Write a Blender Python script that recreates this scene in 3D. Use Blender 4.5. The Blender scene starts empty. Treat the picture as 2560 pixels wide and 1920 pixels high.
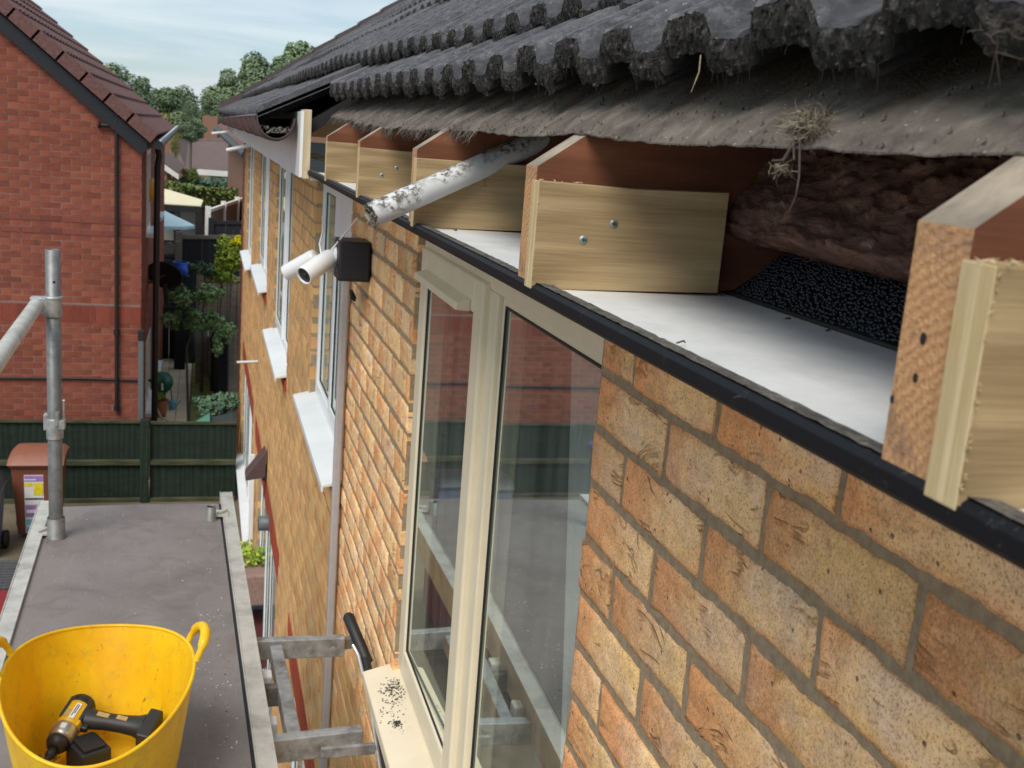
import bpy, bmesh, math, random
from mathutils import Vector, Matrix, noise
R = random.Random(7)
rad = math.radians
sc = bpy.context.scene
C = sc.collection
# ---------------------------------------------------------------- camera
CY, CP, CR = 0.282685274, 0.216061632, 0.0789884478
FPX = 2733.229; CAM = Vector((-0.488931, -1.292666, 0.276487))
fwd = Vector((math.sin(CY)*math.cos(CP), math.cos(CY)*math.cos(CP), -math.sin(CP)))
rt0 = Vector((math.cos(CY), -math.sin(CY), 0)); up0 = rt0.cross(fwd)
rt = math.cos(CR)*rt0 + math.sin(CR)*up0; upv = -math.sin(CR)*rt0 + math.cos(CR)*up0
cd = bpy.data.cameras.new('camera'); cam = bpy.data.objects.new('camera', cd); C.objects.link(cam)
cam.matrix_world = Matrix(((rt.x, upv.x, -fwd.x, CAM.x), (rt.y, upv.y, -fwd.y, CAM.y), (rt.z, upv.z, -fwd.z, CAM.z), (0, 0, 0, 1)))
cd.sensor_width = 36; cd.lens = 36*FPX/2560; cd.clip_start = 0.02; cd.clip_end = 2000
cd.dof.use_dof = True; cd.dof.focus_distance = 1.35; cd.dof.aperture_fstop = 20
sc.camera = cam
def at(u, v, ax, val):          # pixel of the 2560x1920 photo -> point on the plane axis=val
    d = fwd + rt*((u-1280)/FPX) - upv*((v-960)/FPX)
    return CAM + d*((val-CAM[ax])/d[ax])
# ---------------------------------------------------------------- sky and sun
SUN_EL, SUN_AZ = 50, 216        # azimuth measured clockwise from +Y
w = bpy.data.worlds.new('World'); sc.world = w; w.use_nodes = True
nt = w.node_tree; N = nt.nodes; L = nt.links; N.clear()
wo = N.new('ShaderNodeOutputWorld'); bg = N.new('ShaderNodeBackground')
sk = N.new('ShaderNodeTexSky'); sk.sky_type = 'NISHITA'; sk.sun_disc = False
sk.sun_elevation = rad(SUN_EL); sk.sun_rotation = rad(SUN_AZ); sk.dust_density = 1.5
tc = N.new('ShaderNodeTexCoord'); mp = N.new('ShaderNodeMapping'); mp.inputs['Scale'].default_value = (1.3, 0.6, 9.0)
mp.inputs['Rotation'].default_value = (0.12, -0.17, 0.5)
n1 = N.new('ShaderNodeTexNoise'); n1.inputs['Scale'].default_value = 1.9; n1.inputs['Detail'].default_value = 7; n1.inputs['Roughness'].default_value = .5; n1.inputs['Distortion'].default_value = .3
rp = N.new('ShaderNodeValToRGB'); rp.color_ramp.elements[0].position = .36; rp.color_ramp.elements[1].position = .68
rp.color_ramp.elements[0].color = (.62, .62, .62, 1); rp.color_ramp.elements[1].color = (.95, .95, .95, 1)
mx = N.new('ShaderNodeMix'); mx.data_type = 'RGBA'
L.new(tc.outputs['Generated'], mp.inputs['Vector']); L.new(mp.outputs[0], n1.inputs['Vector']); L.new(n1.outputs['Fac'], rp.inputs[0])
L.new(rp.outputs[0], mx.inputs[0]); L.new(sk.outputs[0], mx.inputs[6]); mx.inputs[7].default_value = (4.5, 5.35, 5.95, 1)
n2 = N.new('ShaderNodeTexNoise'); n2.inputs['Scale'].default_value = 3.1; n2.inputs['Detail'].default_value = 8; n2.inputs['Distortion'].default_value = .6; mp2 = N.new('ShaderNodeMapping'); mp2.inputs['Scale'].default_value = (1.2, .7, 11.); mp2.inputs['Rotation'].default_value = (.05, -.30, .3); L.new(tc.outputs['Generated'], mp2.inputs['Vector']); L.new(mp2.outputs[0], n2.inputs['Vector'])
r2 = N.new('ShaderNodeValToRGB'); r2.color_ramp.elements[0].position = .40; r2.color_ramp.elements[1].position = .66; r2.color_ramp.elements[0].color = (.375, .505, .59, 1); r2.color_ramp.elements[1].color = (.60, .66, .70, 1); L.new(n2.outputs['Fac'], r2.inputs[0])
vm = N.new('ShaderNodeVectorMath'); vm.operation = 'SCALE'; vm.inputs['Scale'].default_value = 7.7; L.new(r2.outputs[0], vm.inputs[0]); L.new(vm.outputs[0], mx.inputs[7])
L.new(mx.outputs[2], bg.inputs[0]); bg.inputs[1].default_value = .15; L.new(bg.outputs[0], wo.inputs[0])
sd = bpy.data.lights.new('sun', 'SUN'); sd.energy = 2.6; sd.angle = rad(32); sd.color = (1, .95, .87)
so = bpy.data.objects.new('sun', sd); C.objects.link(so)
sdir = Vector((math.sin(rad(SUN_AZ))*math.cos(rad(SUN_EL)), math.cos(rad(SUN_AZ))*math.cos(rad(SUN_EL)), math.sin(rad(SUN_EL))))
so.rotation_euler = sdir.to_track_quat('Z', 'Y').to_euler()
sc.view_settings.view_transform = 'Standard'; sc.view_settings.look = 'None'; sc.view_settings.exposure = .16; sc.view_settings.gamma = 1
sc.render.engine = 'CYCLES'; sc.render.resolution_x = 1024; sc.render.resolution_y = 768
# ---------------------------------------------------------------- materials
class NT:
    def __init__(s, name):
        s.m = bpy.data.materials.new(name); s.m.use_nodes = True; s.t = s.m.node_tree
        s.b = s.t.nodes['Principled BSDF']; s.out = s.t.nodes['Material Output']; s._c = None
    def n(s, typ, **kw):
        o = s.t.nodes.new(typ)
        for k, v in kw.items():
            if k.startswith('_'): setattr(o, k[1:], v)
            else: s.set(o, k, v)
        return o
    def set(s, o, k, v):
        k2 = int(k[1:]) if k[0] == 'i' and k[1:].isdigit() else k.replace('_', ' ')
        i = o.inputs[k2]
        if isinstance(v, bpy.types.NodeSocket): s.t.links.new(v, i)
        elif isinstance(v, tuple) and len(v) == 3 and i.type == 'RGBA': i.default_value = (*v, 1)
        else: i.default_value = v
    def link(s, a, b): s.t.links.new(a, b)
    def coord(s, kind='Object'):
        if not s._c: s._c = s.t.nodes.new('ShaderNodeTexCoord')
        return s._c.outputs[kind]
    def map(s, vec, scale=(1, 1, 1), rot=(0, 0, 0), loc=(0, 0, 0)):
        return s.n('ShaderNodeMapping', Vector=vec, Scale=scale, Rotation=rot, Location=loc).outputs[0]
    def noise(s, vec, scale=5, det=3, rough=.5, dist=0):
        o = s.n('ShaderNodeTexNoise', Vector=vec, Scale=scale, Detail=det, Roughness=rough, Distortion=dist); return o.outputs['Fac']
    def ramp(s, f, *st):
        o = s.n('ShaderNodeValToRGB', Fac=f); e = o.color_ramp.elements
        while len(e) < len(st): e.new(.5)
        for i, (p, c) in enumerate(st):
            e[i].position = p; e[i].color = (*c, 1) if isinstance(c, tuple) else (c, c, c, 1)
        return o.outputs[0]
    def mix(s, f, a, b, mode='MIX'):
        o = s.t.nodes.new('ShaderNodeMix'); o.data_type = 'RGBA'; o.blend_type = mode; o.clamp_factor = True
        for k, v in ((0, f), (6, a), (7, b)): s.set(o, 'i%d' % k, v)
        return o.outputs[2]
    def math(s, op, a, b=0., c=None, clamp=False):
        o = s.t.nodes.new('ShaderNodeMath'); o.operation = op; o.use_clamp = clamp
        s.set(o, 'i0', a); s.set(o, 'i1', b)
        if c is not None: s.set(o, 'i2', c)
        return o.outputs[0]
    def bump(s, h, st=.3, d=.002, nrm=None):
        o = s.n('ShaderNodeBump', Height=h, Strength=st, Distance=d)
        if nrm: s.link(nrm, o.inputs['Normal'])
        return o.outputs[0]
    def fin(s, col=None, rough=.7, nrm=None, metal=0, spec=None):
        if col is not None: s.set(s.b, 'Base Color', col)
        s.set(s.b, 'Roughness', rough); s.set(s.b, 'Metallic', metal)
        if spec is not None: s.b.inputs['Specular IOR Level'].default_value = spec
        if nrm: s.link(nrm, s.b.inputs['Normal'])
        return s.m
M = {}
def simple(name, c, rough=.6, metal=0, var=.18, sc_=30, bump=.1, bd=.001, spec=None, dirt=None, ds=6):
    s = NT(name); v = s.coord(); f = s.noise(v, sc_, 5, .6)
    a = tuple(x*(1-var) for x in c); b = tuple(min(1, x*(1+var)) for x in c)
    col = s.ramp(f, (.3, a), (.7, b))
    if dirt:
        g = s.ramp(s.noise(v, ds, 8, .7), (.48, 0.), (.72, 1.)); col = s.mix(g, col, dirt)
    M[name] = s.fin(col, rough, s.bump(f, bump, bd) if bump else None, metal, spec); return M[name]
def mk_brick(name, buff, yel, red, grey, crease=True, redamt=1., sat=1.):
    s = NT(name); v = s.coord(); uv = s.coord('UV')
    isl = s.n('ShaderNodeNewGeometry').outputs['Random Per Island']
    rv = s.n('ShaderNodeTexWhiteNoise', Vector=(0, 0, 0)); rv.noise_dimensions = '1D'; s.link(isl, rv.inputs['W'])
    off = s.n('ShaderNodeVectorMath', _operation='MULTIPLY_ADD'); s.link(rv.outputs['Color'], off.inputs[0]); off.inputs[1].default_value = (9, 9, 9); s.link(v, off.inputs[2])
    p = off.outputs[0]; ps = s.map(p, (1, .55, 1.35))
    a = s.noise(ps, 11, 5, .6, .8)
    col = s.mix(s.ramp(a, (.38, 0.), (.62, 1.)), buff, yel)
    g = s.noise(s.map(p, (1, .6, 1.2), loc=(3, 3, 3)), 9, 4, .6, 1.2)
    col = s.mix(s.ramp(g, (.52, 0.), (.70, .75)), col, grey)
    sp = s.n('ShaderNodeSeparateXYZ', Vector=uv)
    e = s.noise(s.map(p, (1, .8, 1), loc=(7, 1, 2)), 14, 5, .65, .9)
    edge = s.math('MULTIPLY_ADD', sp.outputs[0], -9., s.math('MULTIPLY_ADD', e, 2.3, -.40))
    edge = s.math('MULTIPLY_ADD', rv.outputs['Value'], .75, edge)
    e2 = s.math('MULTIPLY_ADD', sp.outputs[1], -20., s.math('MULTIPLY_ADD', e, 2.2, -.75))
    m1 = s.math('MAXIMUM', edge, e2)
    m1 = s.math('MAXIMUM', m1, s.math('MULTIPLY_ADD', e, 5., -3.0))
    m1 = s.math('MULTIPLY', s.math('MULTIPLY', s.math('MAXIMUM', m1, 0., clamp=True), redamt), .85)
    col = s.mix(m1, col, red)
    # tone per brick
    gr = s.noise(s.map(p, (1, .8, 1)), 55, 6, .72); col = s.mix(1., col, s.ramp(gr, (.28, .70), (.72, 1.26)), 'MULTIPLY') if crease else col
    t = s.math('MULTIPLY_ADD', isl, .32, .86); col = s.mix(1., col, s.n('ShaderNodeCombineXYZ', X=t, Y=t, Z=t).outputs[0], 'MULTIPLY')
    fine = s.noise(v, 330 if crease else 200, 4, .8); col = s.mix(s.ramp(fine, (.36, .75), (.50, 0.)), col, (.33, .17, .07)) if crease else col; col = s.mix(s.ramp(fine, (.54, 0.), (.66, .38)), col, (.98, .74, .44)) if crease else col
    h = s.math('MULTIPLY', fine, .35)
    if crease:
        cn = s.noise(s.map(p, (1, .42, 1.3), rot=(.5, 0, 0), loc=(1, 5, 9)), 13, 3.5, .6, 1.0)
        ln = s.math('ABSOLUTE', s.math('SUBTRACT', cn, .5)); ln = s.ramp(ln, (.004, 1.), (.030, 0.))
        gate = s.ramp(s.noise(p, 15, 2, .5), (.53, 0.), (.62, 1.)); ln = s.math('MULTIPLY', ln, gate)
        col = s.mix(s.math('MULTIPLY', ln, .5), col, (.30, .125, .045))
        vo = s.n('ShaderNodeTexVoronoi', Vector=s.map(v, (1, 1, 1)), Scale=70.); vo.voronoi_dimensions = '3D'
        pit = s.math('MULTIPLY', s.ramp(vo.outputs['Distance'], (.08, 1.), (.17, 0.)), s.ramp(s.noise(v, 31, 2), (.50, 0.), (.58, 1.)))
        col = s.mix(s.math('MULTIPLY', pit, .75), col, (.09, .065, .045))
        vo2 = s.n('ShaderNodeTexVoronoi', Vector=s.map(v, (1, 1, 1), loc=(5, 5, 5)), Scale=240.)
        sa = s.math('MULTIPLY', s.ramp(vo2.outputs['Distance'], (.14, 1.), (.26, 0.)), s.ramp(s.noise(v, 23, 2), (.45, 0.), (.6, 1.)))
        col = s.mix(s.math('MULTIPLY', sa, .6), col, (.70, .52, .33))
        h = s.math('SUBTRACT', s.math('ADD', h, s.math('MULTIPLY', s.noise(v, 60, 4), .8)), s.math('MULTIPLY', s.math('MAXIMUM', ln, pit), 1.1))
    M[name] = s.fin(col, .9, s.bump(h, 1., .0024), 0, .25)
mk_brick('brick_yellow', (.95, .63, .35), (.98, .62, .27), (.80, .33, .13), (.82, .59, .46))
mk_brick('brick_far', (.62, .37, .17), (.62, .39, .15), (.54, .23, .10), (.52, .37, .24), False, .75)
mk_brick('brick_red', (.205, .060, .042), (.25, .074, .046), (.285, .086, .048), (.145, .050, .040), False, .9)
mk_brick('brick_soldier', (.34, .062, .032), (.38, .075, .036), (.36, .062, .032), (.28, .06, .04), False, .5)
mk_brick('brick_soldier_dull', (.21, .050, .034), (.24, .058, .036), (.24, .052, .034), (.19, .05, .04), False, .5)
mk_brick('brick_dark', (.18, .055, .042), (.21, .06, .045), (.22, .06, .045), (.15, .055, .045), False, .5)
s = NT('mortar'); v = s.coord(); f = s.noise(v, 90, 6, .7); c = s.ramp(f, (.3, (.25, .182, .115)), (.7, (.41, .315, .21)))
M['mortar'] = s.fin(c, .95, s.bump(s.math('ADD', f, s.noise(v, 400, 2)), .7, .0015), 0, .2)
simple('mortar_red', (.27, .17, .14), .95, var=.15)
def mk_wood(name, dark, light, sc_=(3, 60, 60), knots=True, rough=.75, green=None, fur=.25):
    s = NT(name); v = s.coord(); vv = s.map(v, sc_)
    d = s.noise(s.map(v, (2.2, 9, 9)), 2.2, 3, .5, .6)
    ring = s.n('ShaderNodeTexWave', Vector=s.map(v, (sc_[0]*.25, sc_[1]*.4, sc_[2]*.4)), Scale=1.3, Distortion=7.5, Detail=2., Detail_Scale=.9)
    f = s.noise(vv, 6, 6, .65)
    k = s.math('ADD', s.math('ADD', s.math('MULTIPLY', ring.outputs['Fac'], .32), s.math('MULTIPLY', s.noise(s.map(v, (sc_[0]*2, sc_[1]*5, sc_[2]*5)), 3, 4, .7), .30)), s.math('MULTIPLY', f, .38))
    col = s.ramp(k, (.25, dark), (.75, light))
    col = s.mix(s.ramp(d, (.42, 0.), (.68, .55)), col, green or dark)
    if knots:
        vo = s.n('ShaderNodeTexVoronoi', Vector=s.map(v, (10, 16, 16)), Scale=1.)
        kn = s.ramp(vo.outputs['Distance'], (.03, .85), (.12, 0.)); col = s.mix(kn, col, tuple(x*.35 for x in dark))
    M[name] = s.fin(col, rough, s.bump(k, fur, .0015), 0, .25); return M[name]
mk_wood('wood_treated', (.26, .172, .082), (.58, .42, .23), (2.5, 75, 75), True, .75, (.33, .25, .14), .4)
mk_wood('wood_end', (.50, .36, .18), (.78, .62, .38), (40, 260, 6), False, .9, (.62, .48, .28), .6)
mk_wood('wood_rafter', (.13, .046, .026), (.27, .105, .052), (4, 60, 60), False, .8, (.12, .05, .03))
mk_wood('wood_rafter_cut', (.40, .19, .085), (.74, .44, .22), (60, 70, 26), True, .85, (.50, .27, .14), .7)
mk_wood('wood_old_top', (.20, .165, .13), (.44, .36, .27), (6, 60, 60), False, .9, (.16, .13, .11), .6)
mk_wood('fascia_timber', (.50, .40, .24), (.72, .60, .40), (40, 60, 6), False, .85, (.55, .45, .3))
mk_wood('fence_brown', (.17, .13, .10), (.36, .28, .21), (30, 30, 2), False, .9, (.14, .12, .10))
mk_wood('fence_green', (.010, .022, .016), (.024, .042, .030), (14, 14, 1), False, .85, (.014, .016, .012))
mk_wood('fence_moss', (.030, .036, .018), (.085, .085, .048), (2, 30, 30), False, .9, (.06, .06, .03))
simple('fence_black', (.009, .010, .015), .8)
s = NT('wood_rafter_cut'); v = s.coord(); w1 = s.n('ShaderNodeTexWave', Vector=s.map(v, (1, 1, 1), loc=(0, .055, .05)), Scale=62., Distortion=3.5, Detail=3., Detail_Scale=1.4); w1.wave_type = 'RINGS'; w1.rings_direction = 'X'
f = s.noise(s.map(v, (60, 110, 40)), 3, 6, .7); g = s.noise(v, 34, 6, .7)
k = s.math('ADD', s.math('MULTIPLY', w1.outputs['Fac'], .20), s.math('MULTIPLY', f, .80)); col = s.ramp(k, (.2, (.42, .20, .095)), (.75, (.72, .42, .21)))
col = s.mix(s.ramp(g, (.50, 0.), (.66, .8)), col, (.27, .17, .12)); M['wood_rafter_cut'] = s.fin(col, .9, s.bump(s.math('ADD', k, s.noise(v, 400, 3, .7)), .9, .002), 0, .2)
s = NT('roof_felt'); v = s.coord(); f = s.noise(s.map(v, (1, 1.0, 1)), 26, 8, .68, .4)
col = s.ramp(f, (.28, (.075, .063, .052)), (.5, (.145, .125, .103)), (.74, (.26, .23, .19)))
st = s.noise(s.map(v, (3, 40, 3)), 2.4, 5, .6, .3); col = s.mix(s.ramp(st, (.52, 0.), (.74, .38)), col, (.075, .06, .05))
wv = s.n('ShaderNodeTexVoronoi', Vector=v, Scale=85.); col = s.mix(s.math('MULTIPLY', s.ramp(wv.outputs['Distance'], (.05, 1.), (.10, 0.)), .8), col, (.5, .46, .38))
M['roof_felt'] = s.fin(col, .95, s.bump(s.math('ADD', f, s.noise(v, 320, 3, .7)), .8, .003), 0, .15)
s = NT('roof_tile'); v = s.coord(); f = s.noise(v, 60, 8, .75); g = s.noise(s.map(v, (.6, 2.4, .6)), 7, 5, .6)
col = s.ramp(f, (.30, (.030, .030, .034)), (.50, (.078, .077, .084)), (.70, (.20, .195, .20)))
col = s.mix(s.ramp(g, (.45, 0.), (.68, .6)), col, (.155, .150, .160))
fl = s.n('ShaderNodeTexVoronoi', Vector=v, Scale=110.); col = s.mix(s.math('MULTIPLY', s.ramp(fl.outputs['Distance'], (.07, 1.), (.13, 0.)), .75), col, (.42, .40, .38))
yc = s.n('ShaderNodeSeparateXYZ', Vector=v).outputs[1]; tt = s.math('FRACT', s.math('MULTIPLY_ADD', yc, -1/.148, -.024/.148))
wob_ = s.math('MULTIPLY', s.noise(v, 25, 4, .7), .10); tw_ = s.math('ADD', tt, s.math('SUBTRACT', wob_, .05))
ch = s.ramp(tw_, (.0, 0.), (.44, 0.), (.58, .45), (.80, .35), (.90, .85), (.985, .9), (1., 0.)); col = s.mix(ch, col, (.022, .021, .021))  # shade in the pans and step corners, painted into the tile colour
cr_ = s.ramp(tw_, (.0, .55), (.07, .35), (.12, 0.), (1., 0.)); col = s.mix(cr_, col, (.26, .25, .25))  # lit edge of each roll crest, painted as a pale band
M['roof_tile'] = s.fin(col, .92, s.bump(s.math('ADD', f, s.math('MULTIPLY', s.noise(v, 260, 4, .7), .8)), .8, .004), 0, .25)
s = NT('moss_crust'); v = s.coord(); f = s.noise(v, 130, 8, .8)
col = s.ramp(f, (.34, (.016, .0155, .015)), (.54, (.058, .055, .053)), (.72, (.32, .30, .28)))
M['moss_crust'] = s.fin(col, 1., s.bump(f, 1., .006), 0, .1)
s = NT('tile_brown'); v = s.coord(); f = s.noise(v, 30, 6, .7); M['tile_brown'] = s.fin(s.ramp(f, (.3, (.095, .045, .043)), (.7, (.205, .110, .100))), .85, s.bump(f, .3, .004), 0, .2)
s = NT('upvc_white'); v = s.coord(); g = s.noise(v, 4, 6, .6); f = s.noise(s.map(v, (60, 3, 60)), 3, 5, .6)
col = s.ramp(g, (.3, (.72, .74, .755)), (.6, (.80, .815, .82))); M['upvc_white'] = s.fin(col, .32, s.bump(f, .08, .0006), 0, .5)
s = NT('soffit_white'); v = s.coord(); f = s.noise(s.map(v, (90, 2.5, 90)), 3, 6, .7); g = s.noise(v, 14, 7, .7)
col = s.ramp(g, (.35, (.70, .70, .69)), (.6, (.82, .82, .81))); col = s.mix(s.ramp(f, (.62, 0.), (.72, .35)), col, (.4, .4, .4))
vo = s.n('ShaderNodeTexVoronoi', Vector=v, Scale=38.); col = s.mix(s.ramp(vo.outputs['Distance'], (.03, .55), (.055, 0.)), col, (.2, .19, .18))
M['soffit_white'] = s.fin(col, .45, s.bump(f, .2, .001), 0, .5)
s = NT('trim_black'); v = s.coord(); f = s.noise(v, 160, 6, .8); g = s.noise(v, 9, 3)
k = s.math('MULTIPLY', s.ramp(f, (.58, 0.), (.70, .5)), s.ramp(g, (.42, .10), (.66, 1.)))
col = s.mix(k, (.010, .0105, .013), (.17, .155, .14)); M['trim_black'] = s.fin(col, s.math('MULTIPLY_ADD', k, .3, .55), s.bump(f, .15, .001), 0, .14)
s = NT('trim_dusty'); v = s.coord(); f = s.noise(v, 300, 5, .8); g = s.noise(v, 40, 5, .7)
col = s.mix(s.ramp(g, (.35, .35), (.65, 1.)), (.014, .013, .014), s.ramp(f, (.35, (.06, .055, .05)), (.7, (.34, .31, .27)))); M['trim_dusty'] = s.fin(col, .85, s.bump(f, .6, .0015), 0, .2)
simple('cream_upvc', (.76, .665, .49), .38, var=.05, sc_=9, bump=.03, spec=.5)
simple('conduit', (.40, .38, .385), .4, var=.06); simple('gasket', (.012, .012, .012), .6); simple('grey_bead', (.32, .31, .27), .5, var=.1)
s = NT('glass'); s.t.nodes.remove(s.b); fr = s.n('ShaderNodeFresnel', IOR=1.52); k = s.math('MULTIPLY_ADD', fr.outputs[0], .72, .005, True)
df = s.n('ShaderNodeBsdfDiffuse', Color=(.62, .64, .62)); gl = s.n('ShaderNodeBsdfGlossy', Roughness=.006, Color=(.82, .90, .86)); tr = s.n('ShaderNodeBsdfTransparent', Color=(.80, .86, .84))
ms = s.n('ShaderNodeMixShader', Fac=k); s.link(tr.outputs[0], ms.inputs[1]); s.link(gl.outputs[0], ms.inputs[2]); m2_ = s.n('ShaderNodeMixShader', Fac=s.ramp(s.noise(s.map(s.coord(), (1, 6, .4)), 3, 5, .6), (.35, .03), (.7, .11))); s.link(ms.outputs[0], m2_.inputs[1]); s.link(df.outputs[0], m2_.inputs[2]); s.link(m2_.outputs[0], s.out.inputs[0]); M['glass'] = s.m
simple('room', (.42, .39, .36), .9, var=.2, sc_=2, bump=0); simple('curtain', (.88, .88, .85), .95, var=.08, sc_=60)
simple('galv', (.42, .43, .43), .48, .55, .28, 25, .25, .001, dirt=(.16, .15, .14), ds=14)
simple('galv_dark', (.20, .195, .19), .55, .45, .3, 18, .25, .001, dirt=(.09, .08, .075), ds=10)
simple('alu', (.60, .575, .52), .55, .35, .10, 22, .2, .0006, dirt=(.36, .33, .29), ds=9)
simple('alu_bright', (.75, .75, .74), .3, .8, .1, 22); simple('steel_tube', (.20, .205, .205), .5, .5, .25, 30, .3, .0008, dirt=(.15, .14, .13), ds=16)
simple('rubber', (.014, .014, .015), .55, spec=.5); simple('black_plastic', (.013, .014, .017), .5, var=.1, spec=.5)
simple('white_plastic', (.76, .77, .78), .4, var=.04, bump=.03)
s = NT('deck_ply'); v = s.coord(); f = s.noise(v, 3.5, 6, .6, .4); g = s.noise(v, 300, 4, .7); sc2 = s.noise(s.map(v, (30, 3, 1), rot=(0, 0, .8)), 3, 5, .7); dk = s.noise(v, 7, 9, .75, .8)
col = s.ramp(f, (.3, (.19, .158, .148)), (.7, (.285, .250, .238))); col = s.mix(s.ramp(sc2, (.60, 0.), (.74, .45)), col, (.46, .43, .41)); col = s.mix(s.ramp(dk, (.50, 0.), (.70, .65)), col, (.13, .105, .095)); col = s.mix(s.ramp(g, (.35, .4), (.6, 0.)), col, (.11, .09, .085))
vo = s.n('ShaderNodeTexVoronoi', Vector=v, Scale=19.); col = s.mix(s.ramp(vo.outputs['Distance'], (.035, .8), (.06, 0.)), col, (.05, .045, .04))
M['deck_ply'] = s.fin(col, .55, s.bump(g, .25, .001), 0, .4)
s = NT('tub_yellow'); v = s.coord(); f = s.noise(s.map(v, (1, 1, .45)), 9, 7, .65, .5); g = s.noise(v, 26, 7, .75)
col = s.ramp(f, (.3, (.84, .44, .004)), (.7, (.95, .62, .014))); col = s.mix(s.ramp(g, (.52, 0.), (.72, .6)), col, (.50, .32, .05))
sm = s.noise(s.map(v, (60, 60, 14)), 1.2, 5, .7); col = s.mix(s.ramp(sm, (.63, 0.), (.70, .75)), col, (.10, .08, .04))
s.b.inputs['Subsurface Weight'].default_value = .12; s.b.inputs['Subsurface Radius'].default_value = (.02, .01, .002)
M['tub_yellow'] = s.fin(col, .42, s.bump(f, .15, .003), 0, .45)
simple('drill_yellow', (.72, .42, .01), .4, var=.06, spec=.5); simple('drill_black', (.020, .021, .023), .5, var=.15, bump=.2, spec=.5); simple('drill_metal', (.45, .42, .37), .35, .8, .15)
simple('drill_tan', (.48, .33, .12), .6); simple('label_white', (.75, .75, .74), .5, var=.02)
simple('pipe_white', (.66, .67, .67), .45, var=.06, sc_=8, bump=.1, dirt=(.42, .39, .33), ds=22)
s = NT('pipe_dirty'); v = s.coord(); f = s.noise(v, 95, 7, .75); g = s.noise(v, 14, 4, .6)
up_ = s.n('ShaderNodeSeparateXYZ', Vector=s.n('ShaderNodeNewGeometry').outputs['Normal']).outputs[2]
k = s.math('MULTIPLY', s.ramp(f, (.46, 0.), (.56, 1.)), s.ramp(s.math('MULTIPLY_ADD', up_, .22, g), (.50, 0.), (.66, 1.)))
col = s.mix(k, s.ramp(g, (.3, (.56, .56, .55)), (.7, (.70, .70, .70))), (.13, .095, .065)); M['pipe_dirty'] = s.fin(col, .5, s.bump(k, .5, .002), 0, .4)
simple('beads', (.018, .021, .029), .42, var=.45, sc_=260, bump=0, spec=.6)
s = NT('wool'); v = s.coord(); f = s.noise(s.map(v, (1, .6, 1.5)), 26, 8, .75, 1.4)
M['wool'] = s.fin(s.ramp(f, (.3, (.11, .056, .042)), (.55, (.27, .15, .115)), (.76, (.60, .40, .32))), 1., s.bump(f, 1., .01), 0, .05)
simple('straw', (.23, .19, .13), .95, var=.4, sc_=200); simple('straw_dark', (.07, .055, .042), .95, var=.4, sc_=200)
simple('gutter_brown', (.095, .066, .066), .35, var=.15, spec=.5); simple('dirt', (.13, .12, .10), 1, var=.6, sc_=140, bump=1, bd=.004)
simple('crumb_dark', (.02, .022, .028), .7); simple('crumb_white', (.7, .69, .66), .8)
simple('paint_black', (.012, .013, .016), .45, var=.1, spec=.5); simple('navy_board', (.014, .015, .020), .6, spec=.4)
simple('bin_brown', (.19, .062, .036), .5, var=.08, sc_=12); simple('bin_lid', (.27, .105, .066), .5, var=.08, sc_=12)
simple('bin_dark', (.020, .024, .030), .5); simple('lid_blue', (.02, .09, .55), .4); simple('bin_grey', (.12, .15, .24), .5)
simple('purple', (.35, .20, .50), .6); simple('yellow_st', (.78, .65, .02), .6); simple('cyan_st', (.22, .50, .68), .6); simple('navy_st', (.03, .03, .06), .6)
simple('ground_mat', (.16, .125, .085), .95, var=.25, sc_=3, bump=.4, bd=.01); simple('paving_beige', (.78, .64, .44), .9, var=.10, sc_=3)
simple('paving_brown', (.155, .125, .082), .9, var=.18, sc_=5, dirt=(.10, .085, .055)); simple('grass_mat', (.24, .25, .07), .95, var=.5, sc_=9, bump=.6, bd=.02)
simple('hose_green', (.0, .085, .045), .35, spec=.5); simple('hose', (.55, .52, .40), .6); simple('teal', (.09, .26, .20), .6); simple('slate_lid', (.035, .045, .05), .6)
simple('cream_roof', (.80, .70, .46), .6, var=.06); simple('dark_frame', (.015, .014, .014), .6); simple('pale_panel', (.36, .37, .35), .6, var=.1)
simple('parasol', (.45, .58, .63), .8, var=.06); simple('roof_bungalow', (.135, .090, .082), .9, var=.12, sc_=4); simple('white_wall', (.72, .70, .66), .7)
simple('brick_orange', (.25, .13, .085), .9); simple('brown_wood', (.17, .135, .115), .9, var=.3); simple('red_cloth', (.22, .018, .022), .85)
simple('red_dark', (.08, .012, .014), .8); simple('table_grey', (.075, .078, .085), .6); simple('planter', (.27, .165, .135), .7); simple('terracotta', (.34, .13, .06), .8)
simple('alarm', (.70, .33, .03), .5); simple('lamp_grey', (.12, .14, .15), .5)
def leaf(name, a, b, sc_=3.):
    s = NT(name); v = s.coord(); isl = s.n('ShaderNodeNewGeometry').outputs['Random Per Island']
    f = s.math('ADD', s.math('MULTIPLY', isl, .6), s.math('MULTIPLY', s.noise(v, sc_, 3), .5))
    s.b.inputs['Specular IOR Level'].default_value = .3
    M[name] = s.fin(s.ramp(f, (.2, a), (.85, b)), .7)
leaf('leaf_far', (.085, .135, .080), (.185, .245, .125), .25); leaf('leaf_far2', (.10, .15, .09), (.21, .27, .13), .25); leaf('leaf_apple', (.06, .14, .05), (.26, .38, .16))
leaf('leaf_lime', (.12, .20, .02), (.40, .50, .06)); leaf('leaf_yellow', (.62, .55, .0), (.80, .74, .02)); leaf('leaf_hedge', (.05, .09, .02), (.20, .23, .07)); leaf('leaf_fern', (.035, .085, .05), (.13, .21, .13))
leaf('leaf_olive', (.12, .12, .03), (.28, .26, .08)); simple('bark', (.10, .085, .07), .95)
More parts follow.
